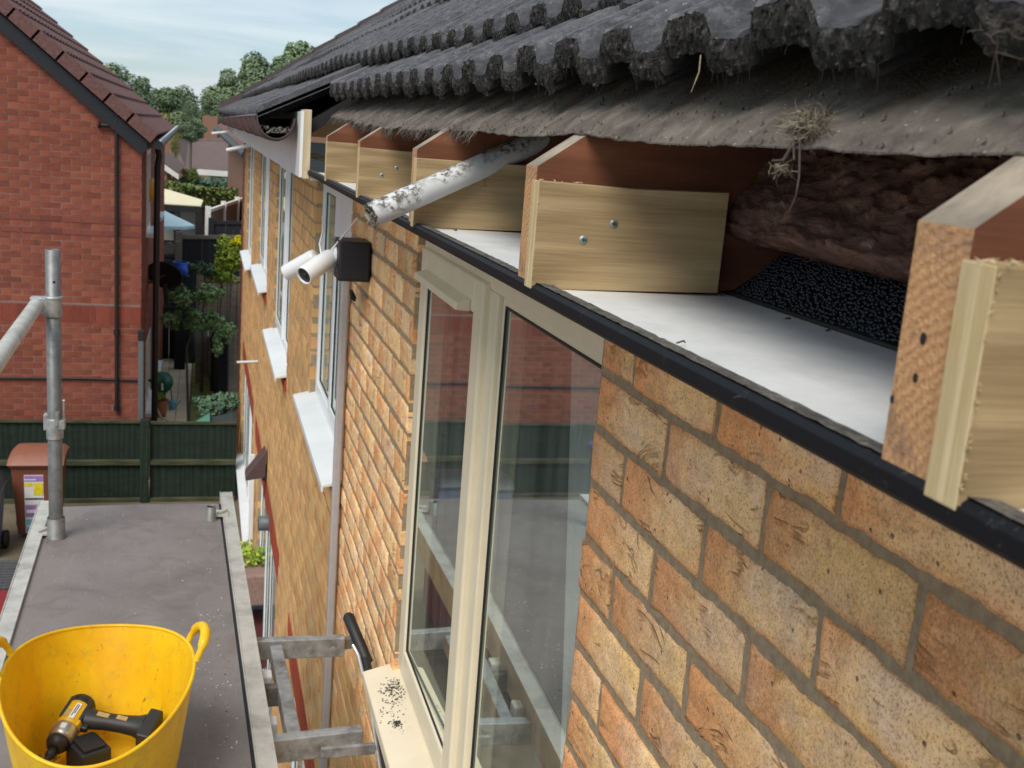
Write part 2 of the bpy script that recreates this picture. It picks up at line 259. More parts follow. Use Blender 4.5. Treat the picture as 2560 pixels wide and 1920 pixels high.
# ---------------------------------------------------------------- mesh helpers
class MB:
    def __init__(s): s.v = []; s.f = []; s.m = []; s.uv = None; s.sm = []
    def add(s, vs, fs, mi=0, smooth=False):
        o = len(s.v); s.v += [tuple(p) for p in vs]
        for f in fs: s.f.append(tuple(i+o for i in f)); s.m.append(mi); s.sm.append(smooth)
        return s
    def box(s, x0, x1, y0, y1, z0, z1, mi=0, T=None):
        vs = [Vector((x, y, z)) for z in (z0, z1) for y in (y0, y1) for x in (x0, x1)]
        if T: vs = [T @ p for p in vs]
        return s.add(vs, [(0, 2, 3, 1), (4, 5, 7, 6), (0, 1, 5, 4), (2, 6, 7, 3), (0, 4, 6, 2), (1, 3, 7, 5)], mi)
    def prism(s, pts, y0, y1, mi=0, ax=1):      # polygon in the plane across axis ax, swept along it
        def P(a, b, c): return {1: (a, c, b), 0: (c, a, b), 2: (a, b, c)}[ax]
        n = len(pts); vs = [P(a, b, y0) for a, b in pts] + [P(a, b, y1) for a, b in pts]
        return s.add(vs, [tuple(range(n))[::-1], tuple(range(n, 2*n))] + [(i, (i+1) % n, (i+1) % n+n, i+n) for i in range(n)], mi)
    def tube(s, pts, r, n=10, mi=0, cap=True, smooth=True):
        pts = [Vector(p) for p in pts]; rr = r if isinstance(r, (list, tuple)) else [r]*len(pts); vs = []; prev = None
        for i, p in enumerate(pts):
            d = (pts[min(i+1, len(pts)-1)]-pts[max(i-1, 0)]).normalized()
            a = prev if prev else Vector((0, 0, 1)) if abs(d.z) < .9 else Vector((1, 0, 0))
            a = (a-d*a.dot(d)).normalized(); b = d.cross(a); prev = a
            for k in range(n):
                t = 2*math.pi*k/n; vs.append(p+(a*math.cos(t)+b*math.sin(t))*rr[i])
        fs = [(i*n+k, i*n+(k+1) % n, (i+1)*n+(k+1) % n, (i+1)*n+k) for i in range(len(pts)-1) for k in range(n)]
        s.add(vs, fs, mi, smooth)
        if cap: s.add(vs[:n], [tuple(range(n))[::-1]], mi); s.add(vs[-n:], [tuple(range(n))], mi)
        return s
    def lathe(s, prof, n=24, c=(0, 0, 0), axis=None, mi=0, smooth=True, sx=1, sy=1):
        T = Matrix.Translation(c) @ (Vector(axis).normalized().to_track_quat('Z', 'Y').to_matrix().to_4x4() if axis else Matrix())
        vs = [T @ Vector((r*sx*math.cos(2*math.pi*k/n), r*sy*math.sin(2*math.pi*k/n), z)) for r, z in prof for k in range(n)]
        return s.add(vs, [(i*n+k, i*n+(k+1) % n, (i+1)*n+(k+1) % n, (i+1)*n+k) for i in range(len(prof)-1) for k in range(n)], mi, smooth)
    def grid(s, fn, nu, nv, mi=0, smooth=True):
        vs = [fn(i/nu, j/nv) for i in range(nu+1) for j in range(nv+1)]
        return s.add(vs, [(i*(nv+1)+j, (i+1)*(nv+1)+j, (i+1)*(nv+1)+j+1, i*(nv+1)+j+1) for i in range(nu) for j in range(nv)], mi, smooth)
    def build(s, name, mats, parent=None, bevel=0, origin=None):
        me = bpy.data.meshes.new(name)
        vs = s.v
        if origin is not None: vs = [(a-origin[0], b-origin[1], c-origin[2]) for a, b, c in vs]
        me.from_pydata(vs, [], s.f)
        for m in (mats if isinstance(mats, (list, tuple)) else [mats]): me.materials.append(M[m])
        me.polygons.foreach_set('material_index', s.m); me.polygons.foreach_set('use_smooth', s.sm)
        if s.uv:
            ul = me.uv_layers.new(name='UVMap'); ul.data.foreach_set('uv', [x for p in me.loops for x in s.uv[p.vertex_index]])
        me.update(); o = bpy.data.objects.new(name, me); C.objects.link(o)
        if origin is not None: o.location = origin
        if parent: o.parent = parent
        if bevel:
            b = o.modifiers.new('bevel', 'BEVEL'); b.width = bevel; b.segments = 2; b.limit_method = 'ANGLE'; b.angle_limit = rad(40)
        return o
def tag(o, label=None, cat=None, group=None, kind=None):
    for k, v in (('label', label), ('category', cat), ('group', group), ('kind', kind)):
        if v: o[k] = v
    return o
def thing(name, label, cat, group=None):
    return tag(bpy.data.objects.new(name, None), label, cat, group) if False else _e(name, label, cat, group)
def _e(name, label, cat, group):
    o = bpy.data.objects.new(name, None); o.empty_display_size = .1; C.objects.link(o); return tag(o, label, cat, group)
def nz(x, y, z=0., s=1.): return noise.noise(Vector((x*s, y*s, z*s)))
# ---------------------------------------------------------------- setting
g = MB().box(-400, 400, -30, 900, -4.6, -4.3).build('ground', 'ground_mat'); tag(g, kind='structure')
g = MB().box(-9, -.02, -3, 11.95, -4.31, -4.292).build('patio', 'paving_brown'); tag(g, kind='structure')
pb = MB()
for i in range(15):
    for j in range(3):
        pb.box(-1.28+.19*j*1.05, -1.28+.19*j*1.05+.19, 12.1+.55*i, 12.1+.55*i+.54, -4.31, -4.285)
tag(pb.build('path', 'paving_beige'), kind='structure')
tag(MB().box(-.66, -.2, 12.1, 60, -4.31, -4.28).build('lawn', 'grass_mat'), kind='structure')
# ---------------------------------------------------------------- brick walls
def brickwall(name, parent, P, a0, a1, b0, b1, holes, mat, a_off=0., detail=None, mortar='mortar', back=.10, rnd=R, dirn=1, jt=.0058, clip=None):
    """P(a, b, d): a along the wall, b height, d depth into the wall. holes: (a0,a1,b0,b1)"""
    a1_ = a1; mb = MB(); mb.uv = []
    k0 = int(math.floor(-b1/.075))-1; k1 = int(math.ceil(-b0/.075))+1
    for k in range(k0, k1):
        zt = -.075*k-jt; zb = -.075*(k+1)+jt
        zt = min(zt, b1); zb = max(zb, b0)
        if zt-zb < .01: continue
        a1 = min(a1_, clip(zt+.04)) if clip else a1_
        if a1 < a0+.03: continue
        off = a_off + (.1125 if k % 2 else 0)
        n0 = int(math.floor((a0-off)/.225))-1; n1 = int(math.ceil((a1-off)/.225))+1
        hs = [h for h in holes if h[2] < (zt+zb)/2 < h[3]]
        for n in range(n0, n1):
            ya = max(off+.225*n+.005, a0); yb = min(off+.225*(n+1)-.005, a1)
            if yb-ya < .02: continue
            seg = [(ya, yb)]
            for h in hs:
                ns = []
                for p, q_ in seg:
                    if q_ <= h[0] or p >= h[1]: ns.append((p, q_)); continue
                    if p < h[0]-.02: ns.append((p, h[0]))
                    if q_ > h[1]+.02: ns.append((h[1], q_))
                seg = ns
            for p, q_ in seg:
                hi = detail(p, q_, zb, zt) if detail else 0
                f0 = rnd.uniform(-.0015, .0025)
                if hi:
                    nu = max(4, int((q_-p)/.0065)); nv = 10; j1 = rnd.uniform(-.0022, .0022); j2 = rnd.uniform(-.0022, .0022); base = len(mb.v); sd_ = rnd.uniform(0, 99)
                    for i in range(-1, nu+2):
                        for j in range(-1, nv+2):
                            ci = min(max(i, 0), nu); cj = min(max(j, 0), nv); s_ = ci/nu; t_ = cj/nv
                            ea = min(ci, nu-ci); eb = min(cj, nv-cj)
                            a = p+(q_-p)*s_; b = zb+(zt-zb)*t_
                            wob = .0028*nz(a*26, b*26, sd_)+.0016*nz(a*90, b*90, sd_)
                            if ea == 0: a += wob*1.0
                            if eb == 0: b += wob*1.1
                            a += j1*(t_-.5)*1.5; b += j2*(s_-.5)*1.5
                            d = f0 - .0012*nz(a*14, b*22, sd_) - .0011*nz(a*55, b*70, sd_)-.0006*nz(a*160, b*160, sd_)
                            cr = min(ea, eb)
                            d += (.0032, .0008, 0)[min(cr, 2)]
                            if i < 0 or j < 0 or i > nu or j > nv: d = back
                            mb.v.append(P(a, b, d)); mb.uv.append((q_-a if dirn > 0 else a-p, b-zb))
                    W_ = nv+3
                    for i in range(nu+2):
                        for j in range(nv+2):
                            mb.f.append((base+i*W_+j, base+(i+1)*W_+j, base+(i+1)*W_+j+1, base+i*W_+j+1)); mb.m.append(0); mb.sm.append(0 < i < nu+1 and 0 < j < nv+1)
                else:
                    jit = lambda: rnd.uniform(-.0016, .0016)
                    base = len(mb.v); c4 = [(p+jit(), zb+jit()), (q_+jit(), zb+jit()), (q_+jit(), zt+jit()), (p+jit(), zt+jit())]
                    for (a, b) in c4: mb.v.append(P(a, b, f0+jit()*.5)); mb.uv.append((q_-a if dirn > 0 else a-p, b-zb))
                    for (a, b) in c4: mb.v.append(P(a, b, back)); mb.uv.append((q_-a if dirn > 0 else a-p, b-zb))
                    for f in ((0, 1, 2, 3), (0, 4, 5, 1), (1, 5, 6, 2), (2, 6, 7, 3), (3, 7, 4, 0)): mb.f.append(tuple(base+i for i in f)); mb.m.append(0); mb.sm.append(False)
    w_ = mb.build(name, mat, parent)
    a1 = a1_
    if not mortar: return w_
    # mortar: boxes between the openings
    mm = MB(); cuts = sorted({a0, a1, *[min(max(h[i], a0), a1) for h in holes for i in (0, 1)]})
    for c0, c1 in zip(cuts, cuts[1:]):
        mid = (c0+c1)/2; hh = sorted([h for h in holes if h[0] < mid < h[1]], key=lambda h: h[2]); z = b0
        for h in hh+[(0, 0, b1, b1)]:
            if h[2]-z > .001:
                # pull the mortar 3 mm back from the reveal of an opening
                l = c0+(.004 if any(abs(o[1]-c0) < 1e-6 and o[2] < z+.01 < o[3] for o in holes) else 0)
                r_ = c1-(.004 if any(abs(o[0]-c1) < 1e-6 and o[2] < z+.01 < o[3] for o in holes) else 0)
                zz0 = z+(.003 if z > b0 else 0); zz1 = h[2]-(.003 if h[2] < b1 else 0)
                ps = [P(a, b, d) for b in (zz0, zz1) for a in (l, r_) for d in (.0042, back-.004)]
                mm.add(ps, [(0, 2, 6, 4), (1, 5, 7, 3), (0, 4, 5, 1), (2, 3, 7, 6), (4, 6, 7, 5), (0, 1, 3, 2)])
            z = max(z, h[3])
    mm.build('mortar', mortar, parent)
    return w_
house = thing('terraced_house', 'yellow brick terraced house with eaves opened up along the right side', 'house')
Pw = lambda a, b, d: (d, a, b)
TE = 13.6
win = dict(A=(0, 1.303, -1.125, .15), B=(2.55, 3.85, -.975, .15), Cc=(5.3, 6.8, -1.2, .15), D=(7.75, 9.4, -1.05, .15), E=(10.9, 12.6, -1.275, .15),
           H=(2.95, 4.35, -3.675, -2.625), G=(5.6, 8.2, -4.2, -2.625), F=(9.6, 12.6, -3.9, -2.625))
lint = [(2.8, 4.5, -2.625, -2.4), (5.45, 8.9, -2.625, -2.4), (9.45, 12.75, -2.625, -2.4)]
holes = list(win.values())
det = lambda p, q_, b, t: q_ <= 2.7 and t > -1.35 and not (p > 1.4 and q_ > 2.6)
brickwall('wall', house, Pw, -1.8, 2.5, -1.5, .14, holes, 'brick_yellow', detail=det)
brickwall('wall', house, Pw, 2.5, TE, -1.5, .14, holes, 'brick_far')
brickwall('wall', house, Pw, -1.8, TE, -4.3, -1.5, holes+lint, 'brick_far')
# red soldier lintels above the ground floor windows, and red sub-sill bricks
for (a, b, z0, z1) in lint:
    mb = MB(); mb.uv = []; n = int((b-a)/.075)
    for i in range(n):
        p = a+i*(b-a)/n+.004; q_ = a+(i+1)*(b-a)/n-.004; lean = ((i+.5)/n-.5)*.10
        base = len(mb.v)
        for x in (-.002, .1):
            for (yy, zz) in ((p, z0+.004), (q_, z0+.004), (q_+lean, z1-.004), (p+lean, z1-.004)): mb.v.append((x, yy, zz)); mb.uv.append((.05, zz-z0))
        for f in ((0, 1, 2, 3), (0, 4, 5, 1), (1, 5, 6, 2), (2, 6, 7, 3), (3, 7, 4, 0)): mb.f.append(tuple(base+i_ for i_ in f)); mb.m.append(0); mb.sm.append(False)
    tag(mb.build('lintel', 'brick_soldier', house), 'red soldier-course brick lintel')
    MB().box(.003, .098, a, b, z0, z1).build('mortar', 'mortar', house)
# ---------------------------------------------------------------- windows
def window(parent, y0, y1, z0, z1, xf=.02, mat='upvc_white', lights=2, sill=True, sashes=(), fw=.06, so=.07, name='window', ft=None, split=None, sw=.055, glaze='glass'):
    """frame bars, sashes and glass set back xf from the wall face; lights share the width equally"""
    t = bpy.data.objects.new(name, None); C.objects.link(t); t.parent = parent
    fd = .06; x0 = xf; f = MB(); ft = ft or fw
    f.box(x0, x0+fd, y0, y0+fw, z0, z1); f.box(x0, x0+fd, y1-fw, y1, z0, z1)
    f.box(x0, x0+fd, y0+fw, y1-fw, z0, z0+fw); f.box(x0, x0+fd, y0+fw, y1-fw, z1-ft, z1)
    edges = [y0+fw+(y1-y0-2*fw)*i/lights for i in range(lights+1)]
    if split: edges[1:-1] = split
    for e in edges[1:-1]: f.box(x0, x0+fd, e-.035, e+.035, z0+fw, z1-ft)
    f.build('frame', mat, t, .004)
    gl = MB(); gk = MB()
    for i in range(lights):
        a = edges[i]+(.035 if i else 0); b = edges[i+1]-(.035 if i < lights-1 else 0); c0, c1 = z0+fw, z1-ft
        if i in sashes:
            s_ = MB(); xs = x0-.014
            o_ = .012
            s_.box(xs, x0+.04, a-o_, a+sw, c0-o_, c1+o_); s_.box(xs, x0+.04, b-sw, b+o_, c0-o_, c1+o_)
            s_.box(xs, x0+.04, a+sw, b-sw, c0-o_, c0+sw); s_.box(xs, x0+.04, a+sw, b-sw, c1-sw, c1+o_)
            s_.build('sash', mat, t, .005)
            a += sw; b -= sw; c0 += sw; c1 -= sw; xg = x0-.004
        else:
            bd = MB(); q = .018
            xq = x0+.010
            bd.box(xq, x0+.03, a, a+q, c0, c1); bd.box(xq, x0+.03, b-q, b, c0, c1); bd.box(xq, x0+.03, a+q, b-q, c0, c0+q); bd.box(xq, x0+.03, a+q, b-q, c1-q, c1)
            bd.build('glazing_bead', mat, t, .004); a += q; b -= q; c0 += q; c1 -= q; xg = x0+.014
        for (p, q_, r_, s2) in ((a, a+.004, c0, c1), (b-.004, b, c0, c1), (a+.004, b-.004, c0, c0+.004), (a+.004, b-.004, c1-.004, c1)): gk.box(xg-.004, xg-.0005, p, q_, r_, s2)
        tl_ = .040*(b-a)/2 if (i in sashes and mat == 'cream_upvc') else 0
        gl.add([(xg+tl_, a, c0), (xg-tl_*.1, b, c0), (xg-tl_*.1, b, c1), (xg+tl_, a, c1)], [(0, 1, 2, 3)])
    gk.build('gasket', 'gasket', t); gl.build('glass', 'glass', t)
    if sill:
        sb = MB(); sb.prism([(xf+.003, z0+.004), (-so, z0-.022), (-so, z0-.052), (-so+.008, z0-.052), (-so+.008, z0-.034), (xf+.003, z0-.02)], y0-.045, y1+.045)
        sb.build('sill', mat, t, .003)
    return t
wA = window(house, -.03, 1.301, -1.09, .135, .02, 'cream_upvc', 2, True, (1,), fw=.052, ft=.125, split=[.628], sw=.056)
tag(wA, 'cream window with one opening sash and curtains behind')
vb = MB(); vb.prism([(.006, -.022), (-.022, -.030), (-.024, -.044), (.006, -.046)], .74, 1.19)
vb.build('trickle_vent', 'cream_upvc', wA, .002)
wB = window(house, 2.552, 3.848, -.955, .135, .03, 'upvc_white', 2, True, (0,), ft=.12)
MB().box(.012, .03, 2.62, 3.16, -.14, .13).build('transom_panel', 'upvc_white', wB, .003)
window(house, 5.302, 6.798, -1.18, .14, .03, 'upvc_white', 2, True, (1,), ft=.1)
window(house, 7.752, 9.398, -1.03, .14, .03, 'upvc_white', 2, True, (1,), ft=.1)
window(house, 10.902, 12.598, -1.255, .14, .03, 'upvc_white', 2, True, (), ft=.1)
window(house, 2.952, 4.348, -3.655, -2.63, .03, 'upvc_white', 2, True, (0,))
window(house, 5.602, 8.198, -4.19, -2.63, .03, 'upvc_white', 3, False, (0,))
window(house, 9.602, 12.598, -3.88, -2.63, .03, 'upvc_white', 3, True, (1,))
# red creasing bricks under the upper sills
for (a, b, z) in ((2.5, 3.9, -.99), (5.25, 6.85, -1.215), (7.7, 9.45, -1.065)):
    MB().box(-.012, .0, a, b, z-.075, z-.012).build('sub_sill', 'brick_soldier', house)
# rooms behind the glass
for (z0, z1) in ((-2.3, .09), (-4.28, -2.45)):
    MB().add([(x, y, z) for z in (z0, z1) for y in (-1.7, TE-.1) for x in (.125, 3.2)], [(0, 1, 3, 2), (4, 6, 7, 5), (0, 4, 5, 1), (2, 3, 7, 6), (1, 5, 7, 3)]).build('room', 'room', house)
for (a, b, c, d, side) in ((.02, .56, -1.2, .05, 0), (2.6, 2.8, -1.1, .05, 0), (3.6, 3.84, -1.1, .05, 1)):
    cb = MB(); cb.grid(lambda u, v: (.135+.014*math.sin(u*(b-a)*62)+.01*math.sin(u*(b-a)*27+1)+(.03*(1-v) if side == 0 else 0), a+(b-a)*u*(1-.30*(1-v)*(1 if side == 0 else 0)), c+(d-c)*v), max(20, int((b-a)*120)), 6)
    tag(cb.build('curtain', 'curtain'), {(.02): 'pale net curtain at the near side of the cream window', 1.10: 'pale curtain at the far side of the cream window', 2.6: 'pale curtain at the near edge of the white window beside the cameras', 3.6: 'pale curtain at the far edge of the white window beside the cameras'}[a], 'curtain', 'curtains inside the bedroom windows')
# ---------------------------------------------------------------- eaves: rafters, boards, soffit, trim
SX = -.2; RT = .70
def rtop(x): return .258+RT*(x+.2)
for i, yf in enumerate((-.890, -.289, .315, .93, 1.545, -1.49, 2.16, 2.77)):
    yn = yf-.036; mb = MB()
    if -1.4 < yf < 2.0:
        mb.prism([(SX, .152), (.42, .152), (.95, .52), (.95, rtop(.95)), (SX, rtop(SX))], yn, yf)
        nb = len(mb.f); 
        for k, f in enumerate(mb.f):
            c = sum((Vector(mb.v[j]) for j in f), Vector())/len(f)
            if abs(c.x-SX) < .002: mb.m[k] = 1
            elif k == len(mb.f)-2: mb.m[k] = 2
        o = mb.build('rafter', ['wood_rafter', 'wood_rafter_cut', 'wood_old_top'], house, 0, (SX, yn, .15))
        if i == 0: tag(o, 'near rafter tail with old nail holes and grey top')
        # new treated board screwed to the near face
        b = MB(); x1 = -.018; zb = MB()
        L_ = 1.1 if i == 0 else x1-SX+.004; top = .246
        b.prism([(SX-.004, .149), (SX-.004+L_, .1525), (SX-.004+L_, top+.001), (SX+.09, top-.001+R.uniform(-.002, .002)), (SX-.004, top)], yn-.0225 if i else yn-.021, yn-.0005)
        for k, f in enumerate(b.f):
            c = sum((Vector(b.v[j]) for j in f), Vector())/len(f)
            if abs(c.x-SX+.004) < .002: b.m[k] = 1
        bo = b.build('rafter_board', ['wood_treated', 'wood_end'], house, .0008, (SX, yn, .15))
        if i == 0: tag(bo, 'nearest new timber block with pale rough sawn end')
        if i in (1, 3):
            for (sx, sz) in ((-.158, .196), (-.130, .212)):
                s1 = MB(); s1.lathe([(.0, .0008), (.0022, .0008), (.0042, .0), (.0042, -.002)], 14, (sx, yn-.0228, sz), (0, -1, 0)); s1.box(sx-.0022, sx+.0022, yn-.0242, yn-.0234, sz-.0006, sz+.0006, 1); s1.box(sx-.0006, sx+.0006, yn-.0243, yn-.0235, sz-.0022, sz+.0022, 1)
                s1.build('screw', ['galv', 'hose_green'], house)
nh = MB()
for (yy, zz, r) in ((-.906, .2105, .0021), (-.905, .1935, .0017), (-.8915, .181, .0014)): nh.lathe([(r, 0), (0, .0002)], 10, (SX-.0004, yy, zz), (-1, 0, 0), 0, True, 1, 1.3)
nh.build('nail_hole', 'gasket', house)
# splinters on the fresh sawn corners
sp = MB()
for (yy, n, z0) in ((-.948, 60, .246), (-.3475, 26, .246)):
    for k in range(n):
        if k % 2: p = Vector((SX-.004+R.uniform(-.0005, .001), yy+R.uniform(-.001, .001), R.uniform(.15, .246))); d = Vector((R.uniform(-.001, .0015), -R.uniform(.0003, .0016), R.uniform(-.0015, .0015)))
        else: p = Vector((SX-.004+R.uniform(0, .05), yy+R.uniform(0, .018), .2463)); d = Vector((R.uniform(-.003, .004), R.uniform(-.003, .002), R.uniform(.0004, .0018)))
        sp.tube([p, p+d], [.0005, .0001], 3, 0, False)
tag(sp.build('splinters', 'wood_end', house), 'frayed pale splinters on the sawn timber edges', kind='stuff')
MB().box(-.193, .0, -1.8, 2.0, .1405, .1495).build('soffit_board', 'soffit_white', house)
MB().box(-.195, -.001, 2.0, TE, .125, .134).build('soffit_board', 'upvc_white', house)
tb = MB(); tb.prism([(-.2035, .143), (-.2005, .1395), (-.176, .1385), (-.176, .1405), (-.1925, .1412), (-.1925, .1498), (-.1845, .1502), (-.1845, .1525), (-.199, .1545), (-.2035, .151)], -1.8, 2.0)
tb.build('soffit_trim', 'trim_black', house, .0008)
db = MB(); db.grid(lambda u, v: (-.1998+.016*v, -1.8+3.8*u, .1556-.0020*v+.0010*nz(u*600, v*3)), 500, 4); db.build('trim_dust', 'trim_dusty', house)
MB().box(.0, .012, -1.8, 2.0, .1497, .153).build('cavity_closer', 'gasket', house)
# black insulation beads spilling behind the soffit board
bb = MB(); ico = bmesh.new(); bmesh.ops.create_icosphere(ico, subdivisions=1, radius=1); iv = [v.co.copy() for v in ico.verts]; jf = [tuple(v.index for v in f.verts) for f in ico.faces]; ico.free()
def bead(p, r): bb.add([p+v*r for v in iv], jf, 0, True)
for (a, b) in ((-.885, -.33), (-.285, .26)):
    n = int((b-a)/.0038)
    for i in range(n):
        for j in range(24):
            y = a+(b-a)*i/n+R.uniform(-.0015, .0015)+(j % 2)*.0019; x = .006+j*.0034+R.uniform(-.001, .001)
            bead(Vector((x, y, .151+(x-.004)*.80+.006*nz(y*14, x*20)+R.uniform(-.0012, .0012))), R.uniform(.0017, .0022))
tag(bb.build('insulation_beads', 'beads', house), 'black cavity insulation beads heaped behind the soffit board', kind='stuff')
MB().prism([(.004, .148), (.4, .148), (.4, .46), (.10, .215), (.004, .150)], -1.8, 2.0).build('bead_bed', 'gasket', house)
# brown mineral wool
wl = MB()
def wf(u, v):
    y = -1.8+3.8*u; 
    if v < .3: t = v/.3; x = .085-.097*math.sin(t*1.57); z = .193+.026*t-.006*math.sin(t*3.1)
    else: t = (v-.3)/.7; x = -.012+.045*math.sin(t*1.6)+.02*t; z = .219+.115*t
    n = .007*nz(y*5, v*4)+.004*nz(y*24, v*14)+.004*nz(y*70, v*40)+.003*nz(y*190, v*90)
    return (x-n, y, z+n*.8+.008*nz(y*3, 4))
wl.grid(wf, 700, 60)
for k in range(9000):
    u = R.random(); v = R.random()**1.3; p = Vector(wf(u, v)); d = Vector((-.7, R.uniform(-1, 1), R.uniform(-.5, .5))).normalized()*R.uniform(.003, .013)
    wl.tube([p, p+d*.5+Vector((0, 0, R.uniform(-.002, .002))), p+d], [.00022, .00018, .00008], 3, 0, False)
tag(wl.build('loft_insulation', 'wool', house), 'brown mineral wool quilt between the rafters')
# ---------------------------------------------------------------- felt
ft = MB()
def fe(y): return -.158+.05*max(0, y-.9)*.35+.003*nz(y*2.2, 1)+(.010*nz(y*18, 2)+.006*nz(y*60, 5) if y > .25 else .0012*nz(y*20, 2))
def ff(u, v):
    y = -1.8+3.86*u; s_ = v*.55; x = fe(y)+s_*.86
    z = .295+(x+.158)*.66+.0025*nz(y*5, s_*9)*(1 if y < .2 else 2.2)+.0015*nz(y*40, s_*30)-.004*math.exp(-s_*60)+.012*max(0, y-1.0)
    for yr in (-.908, -.307, .297, .912, 1.527): z += .003*math.exp(-((y-yr)/.06)**2)
    return Vector((x, y, z-.004))
ft.grid(ff, 620, 44); ft.grid(lambda u, v: ff(u, v)-Vector((0, 0, .0012)), 620, 44)
ft.grid(lambda u, v: ff(u, 0)-Vector((0, 0, .0012*v)), 620, 1)
for k in range(900):      # frayed hessian fringe
    y = R.uniform(.1, 2.0) if R.random() < .8 else R.uniform(-1.2, .1); p = ff((y+1.8)/3.86, 0); l = R.uniform(.003, .022) if y > .1 else R.uniform(.0005, .0028)
    d = Vector((-R.uniform(-.2, .7), R.uniform(-.7, .7), -1)).normalized()*l
    ft.tube([p, p+d*.5, p+d+Vector((R.uniform(-.3, .3)*l, R.uniform(-.3, .3)*l, 0))], [.0005, .0004, .0002], 3, 0, False)
for k in range(1500):     # dust crumbs lying on the felt
    u = R.random(); v = R.random()**2*.4; p = ff(u, v)+Vector((0, 0, .001)); r = R.uniform(.0005, .0022)
    ft.add([p+Vector(c)*r for c in ((1, 0, 0), (-.6, .8, 0), (-.6, -.8, 0), (0, 0, 1.2))], [(0, 1, 3), (1, 2, 3), (2, 0, 3)])
tag(ft.build('roof_felt', 'roof_felt', house), 'torn grey underlay felt hanging over the rafter tails')
# ---------------------------------------------------------------- tiles
tiles = MB(); crust = MB()
TP = .148; TPH = .024
def prof(y):       # 0..1 height of the ribs
    t = ((y-TPH)/TP) % 1.0
    if t < .43: return 1.0-.04*math.cos(t*14)
    if t < .56: return 1.0-(t-.43)/.13*.90
    if t < .975: return .10-.09*math.sin((t-.56)*7.5)
    return .1+.9*(t-.975)/.025
def groove(y):
    c = math.floor((y-TPH)/TP); t = ((y-TPH)/TP) % 1.0
    return 1. if c % 2 == 0 and (.845 < t < .885 or .915 < t < .95) else .35 if .845 < t < .87 else 0
TB = (0, .012, .10, .20, .30, .40, .43, .475, .52, .56, .60, .68, .74, .82, .844, .846, .884, .886, .914, .916, .949, .951, .974)
def ysamples(y0, y1, sub):
    out = {y0, y1}; k0 = int(math.floor((-y1-TPH)/TP))-1; k1 = int(math.ceil((-y0-TPH)/TP))+1
    for k in range(k0, k1):
        for a, b in zip(TB, TB[1:]+(1.,)):
            n = max(1, int((b-a)*TP/sub)) if sub else 1
            for i in range(n):
                y = -((k+a+(b-a)*i/n)*TP+TPH)
                if y0 < y < y1: out.add(y)
    return sorted(out)
def course(xe, ze, y0, y1, ln, tan, sub, rough, hh=.022, seed=0, dz=None):
    Y = ysamples(y0, y1, sub); n = len(Y)-1; ca = 1/math.sqrt(1+tan*tan); sg = [0, .003, .010, .03, .07, .13, .20, ln]
    def top(y, s_):
        ty = math.floor((-y-TPH)/(2*TP)); jx = .007*math.sin(ty*12.9+seed*3.1); jz = .003*math.sin(ty*7.7+seed)
        x = xe+s_*ca+jx+(.0030*nz(y*40, seed)*rough if s_ < .01 else 0); z = ze+s_*ca*tan+jz-(1-prof(-y))*hh-groove(-y)*.007+(dz(y) if dz else 0)+.008*max(0, y-3)
        if rough: z += .0010*nz(y*60, s_*25, seed)+(.0018*nz(y*110, s_*110, seed) if s_ < .03 else 0)
        if s_ == 0: z -= .003
        return Vector((x, y, z))
    tiles.grid(lambda u, v: top(Y[round(u*n)], sg[round(v*(len(sg)-1))]), n, len(sg)-1, 0, False)
    def under(y, t):
        p = top(y, 0); th = .021+.005*prof(-y-.006)
        th += rough*(.006*max(0, nz(y*24, seed+5))+.004*max(0, nz(y*85, seed+9))+.003*abs(nz(y*210, seed)))
        return p+Vector((t*.004-.003*math.sin(t*3.1)-rough*.003*nz(y*120, t*9, seed), 0, -th*t))
    tgt = crust if rough else tiles
    tgt.grid(lambda u, v: under(Y[round(u*n)], v), n, 5, 0, False)
    tiles.grid(lambda u, v: under(Y[round(u*n)], 1)+Vector((v*.25*ca, 0, v*.25*ca*tan)), n, 1, 0, False)
    for ye in (y0, y1):
        for i in range(len(sg)-1):
            a = top(ye, sg[i]); b = top(ye, sg[i+1]); tiles.add([a, b, b-Vector((0, 0, .018)), a-Vector((0, 0, .018))], [(0, 1, 2, 3)])
    if rough:     # moss lumps and hanging fibres
        for k in range(int((min(y1, 4)-y0)*620*rough)):
            y = R.uniform(y0, min(y1, 4)); p = under(y, R.random()); r = R.uniform(.0005, .0016)*(1+1.0*rough*R.random()**6)
            crust.add([p+Vector((v.x*r*R.uniform(.7, 1.3), v.y*r, v.z*r*R.uniform(.6, 1.3))) for v in iv], jf, 0, True)
        for k in range(int((min(y1, 3)-y0)*70*rough)):
            y = R.uniform(y0, min(y1, 3)); p = under(y, 1); l = R.uniform(.003, .014)
            crust.tube([p, p+Vector((R.uniform(-.3, .3), R.uniform(-.4, .4), -1))*l], [.0005, .0002], 3, 0, False)
TT = .68
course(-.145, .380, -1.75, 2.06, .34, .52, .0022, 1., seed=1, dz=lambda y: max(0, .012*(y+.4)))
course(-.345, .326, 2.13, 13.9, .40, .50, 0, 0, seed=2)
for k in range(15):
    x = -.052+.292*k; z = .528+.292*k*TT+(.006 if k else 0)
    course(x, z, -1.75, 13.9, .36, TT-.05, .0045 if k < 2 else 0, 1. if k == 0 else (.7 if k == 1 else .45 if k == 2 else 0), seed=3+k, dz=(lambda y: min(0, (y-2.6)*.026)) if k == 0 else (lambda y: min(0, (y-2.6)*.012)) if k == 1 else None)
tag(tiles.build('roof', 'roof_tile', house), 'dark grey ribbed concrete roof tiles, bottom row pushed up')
tag(crust.build('roof_moss', 'moss_crust', house), 'crusty moss and dirt along the tile edges', kind='stuff')
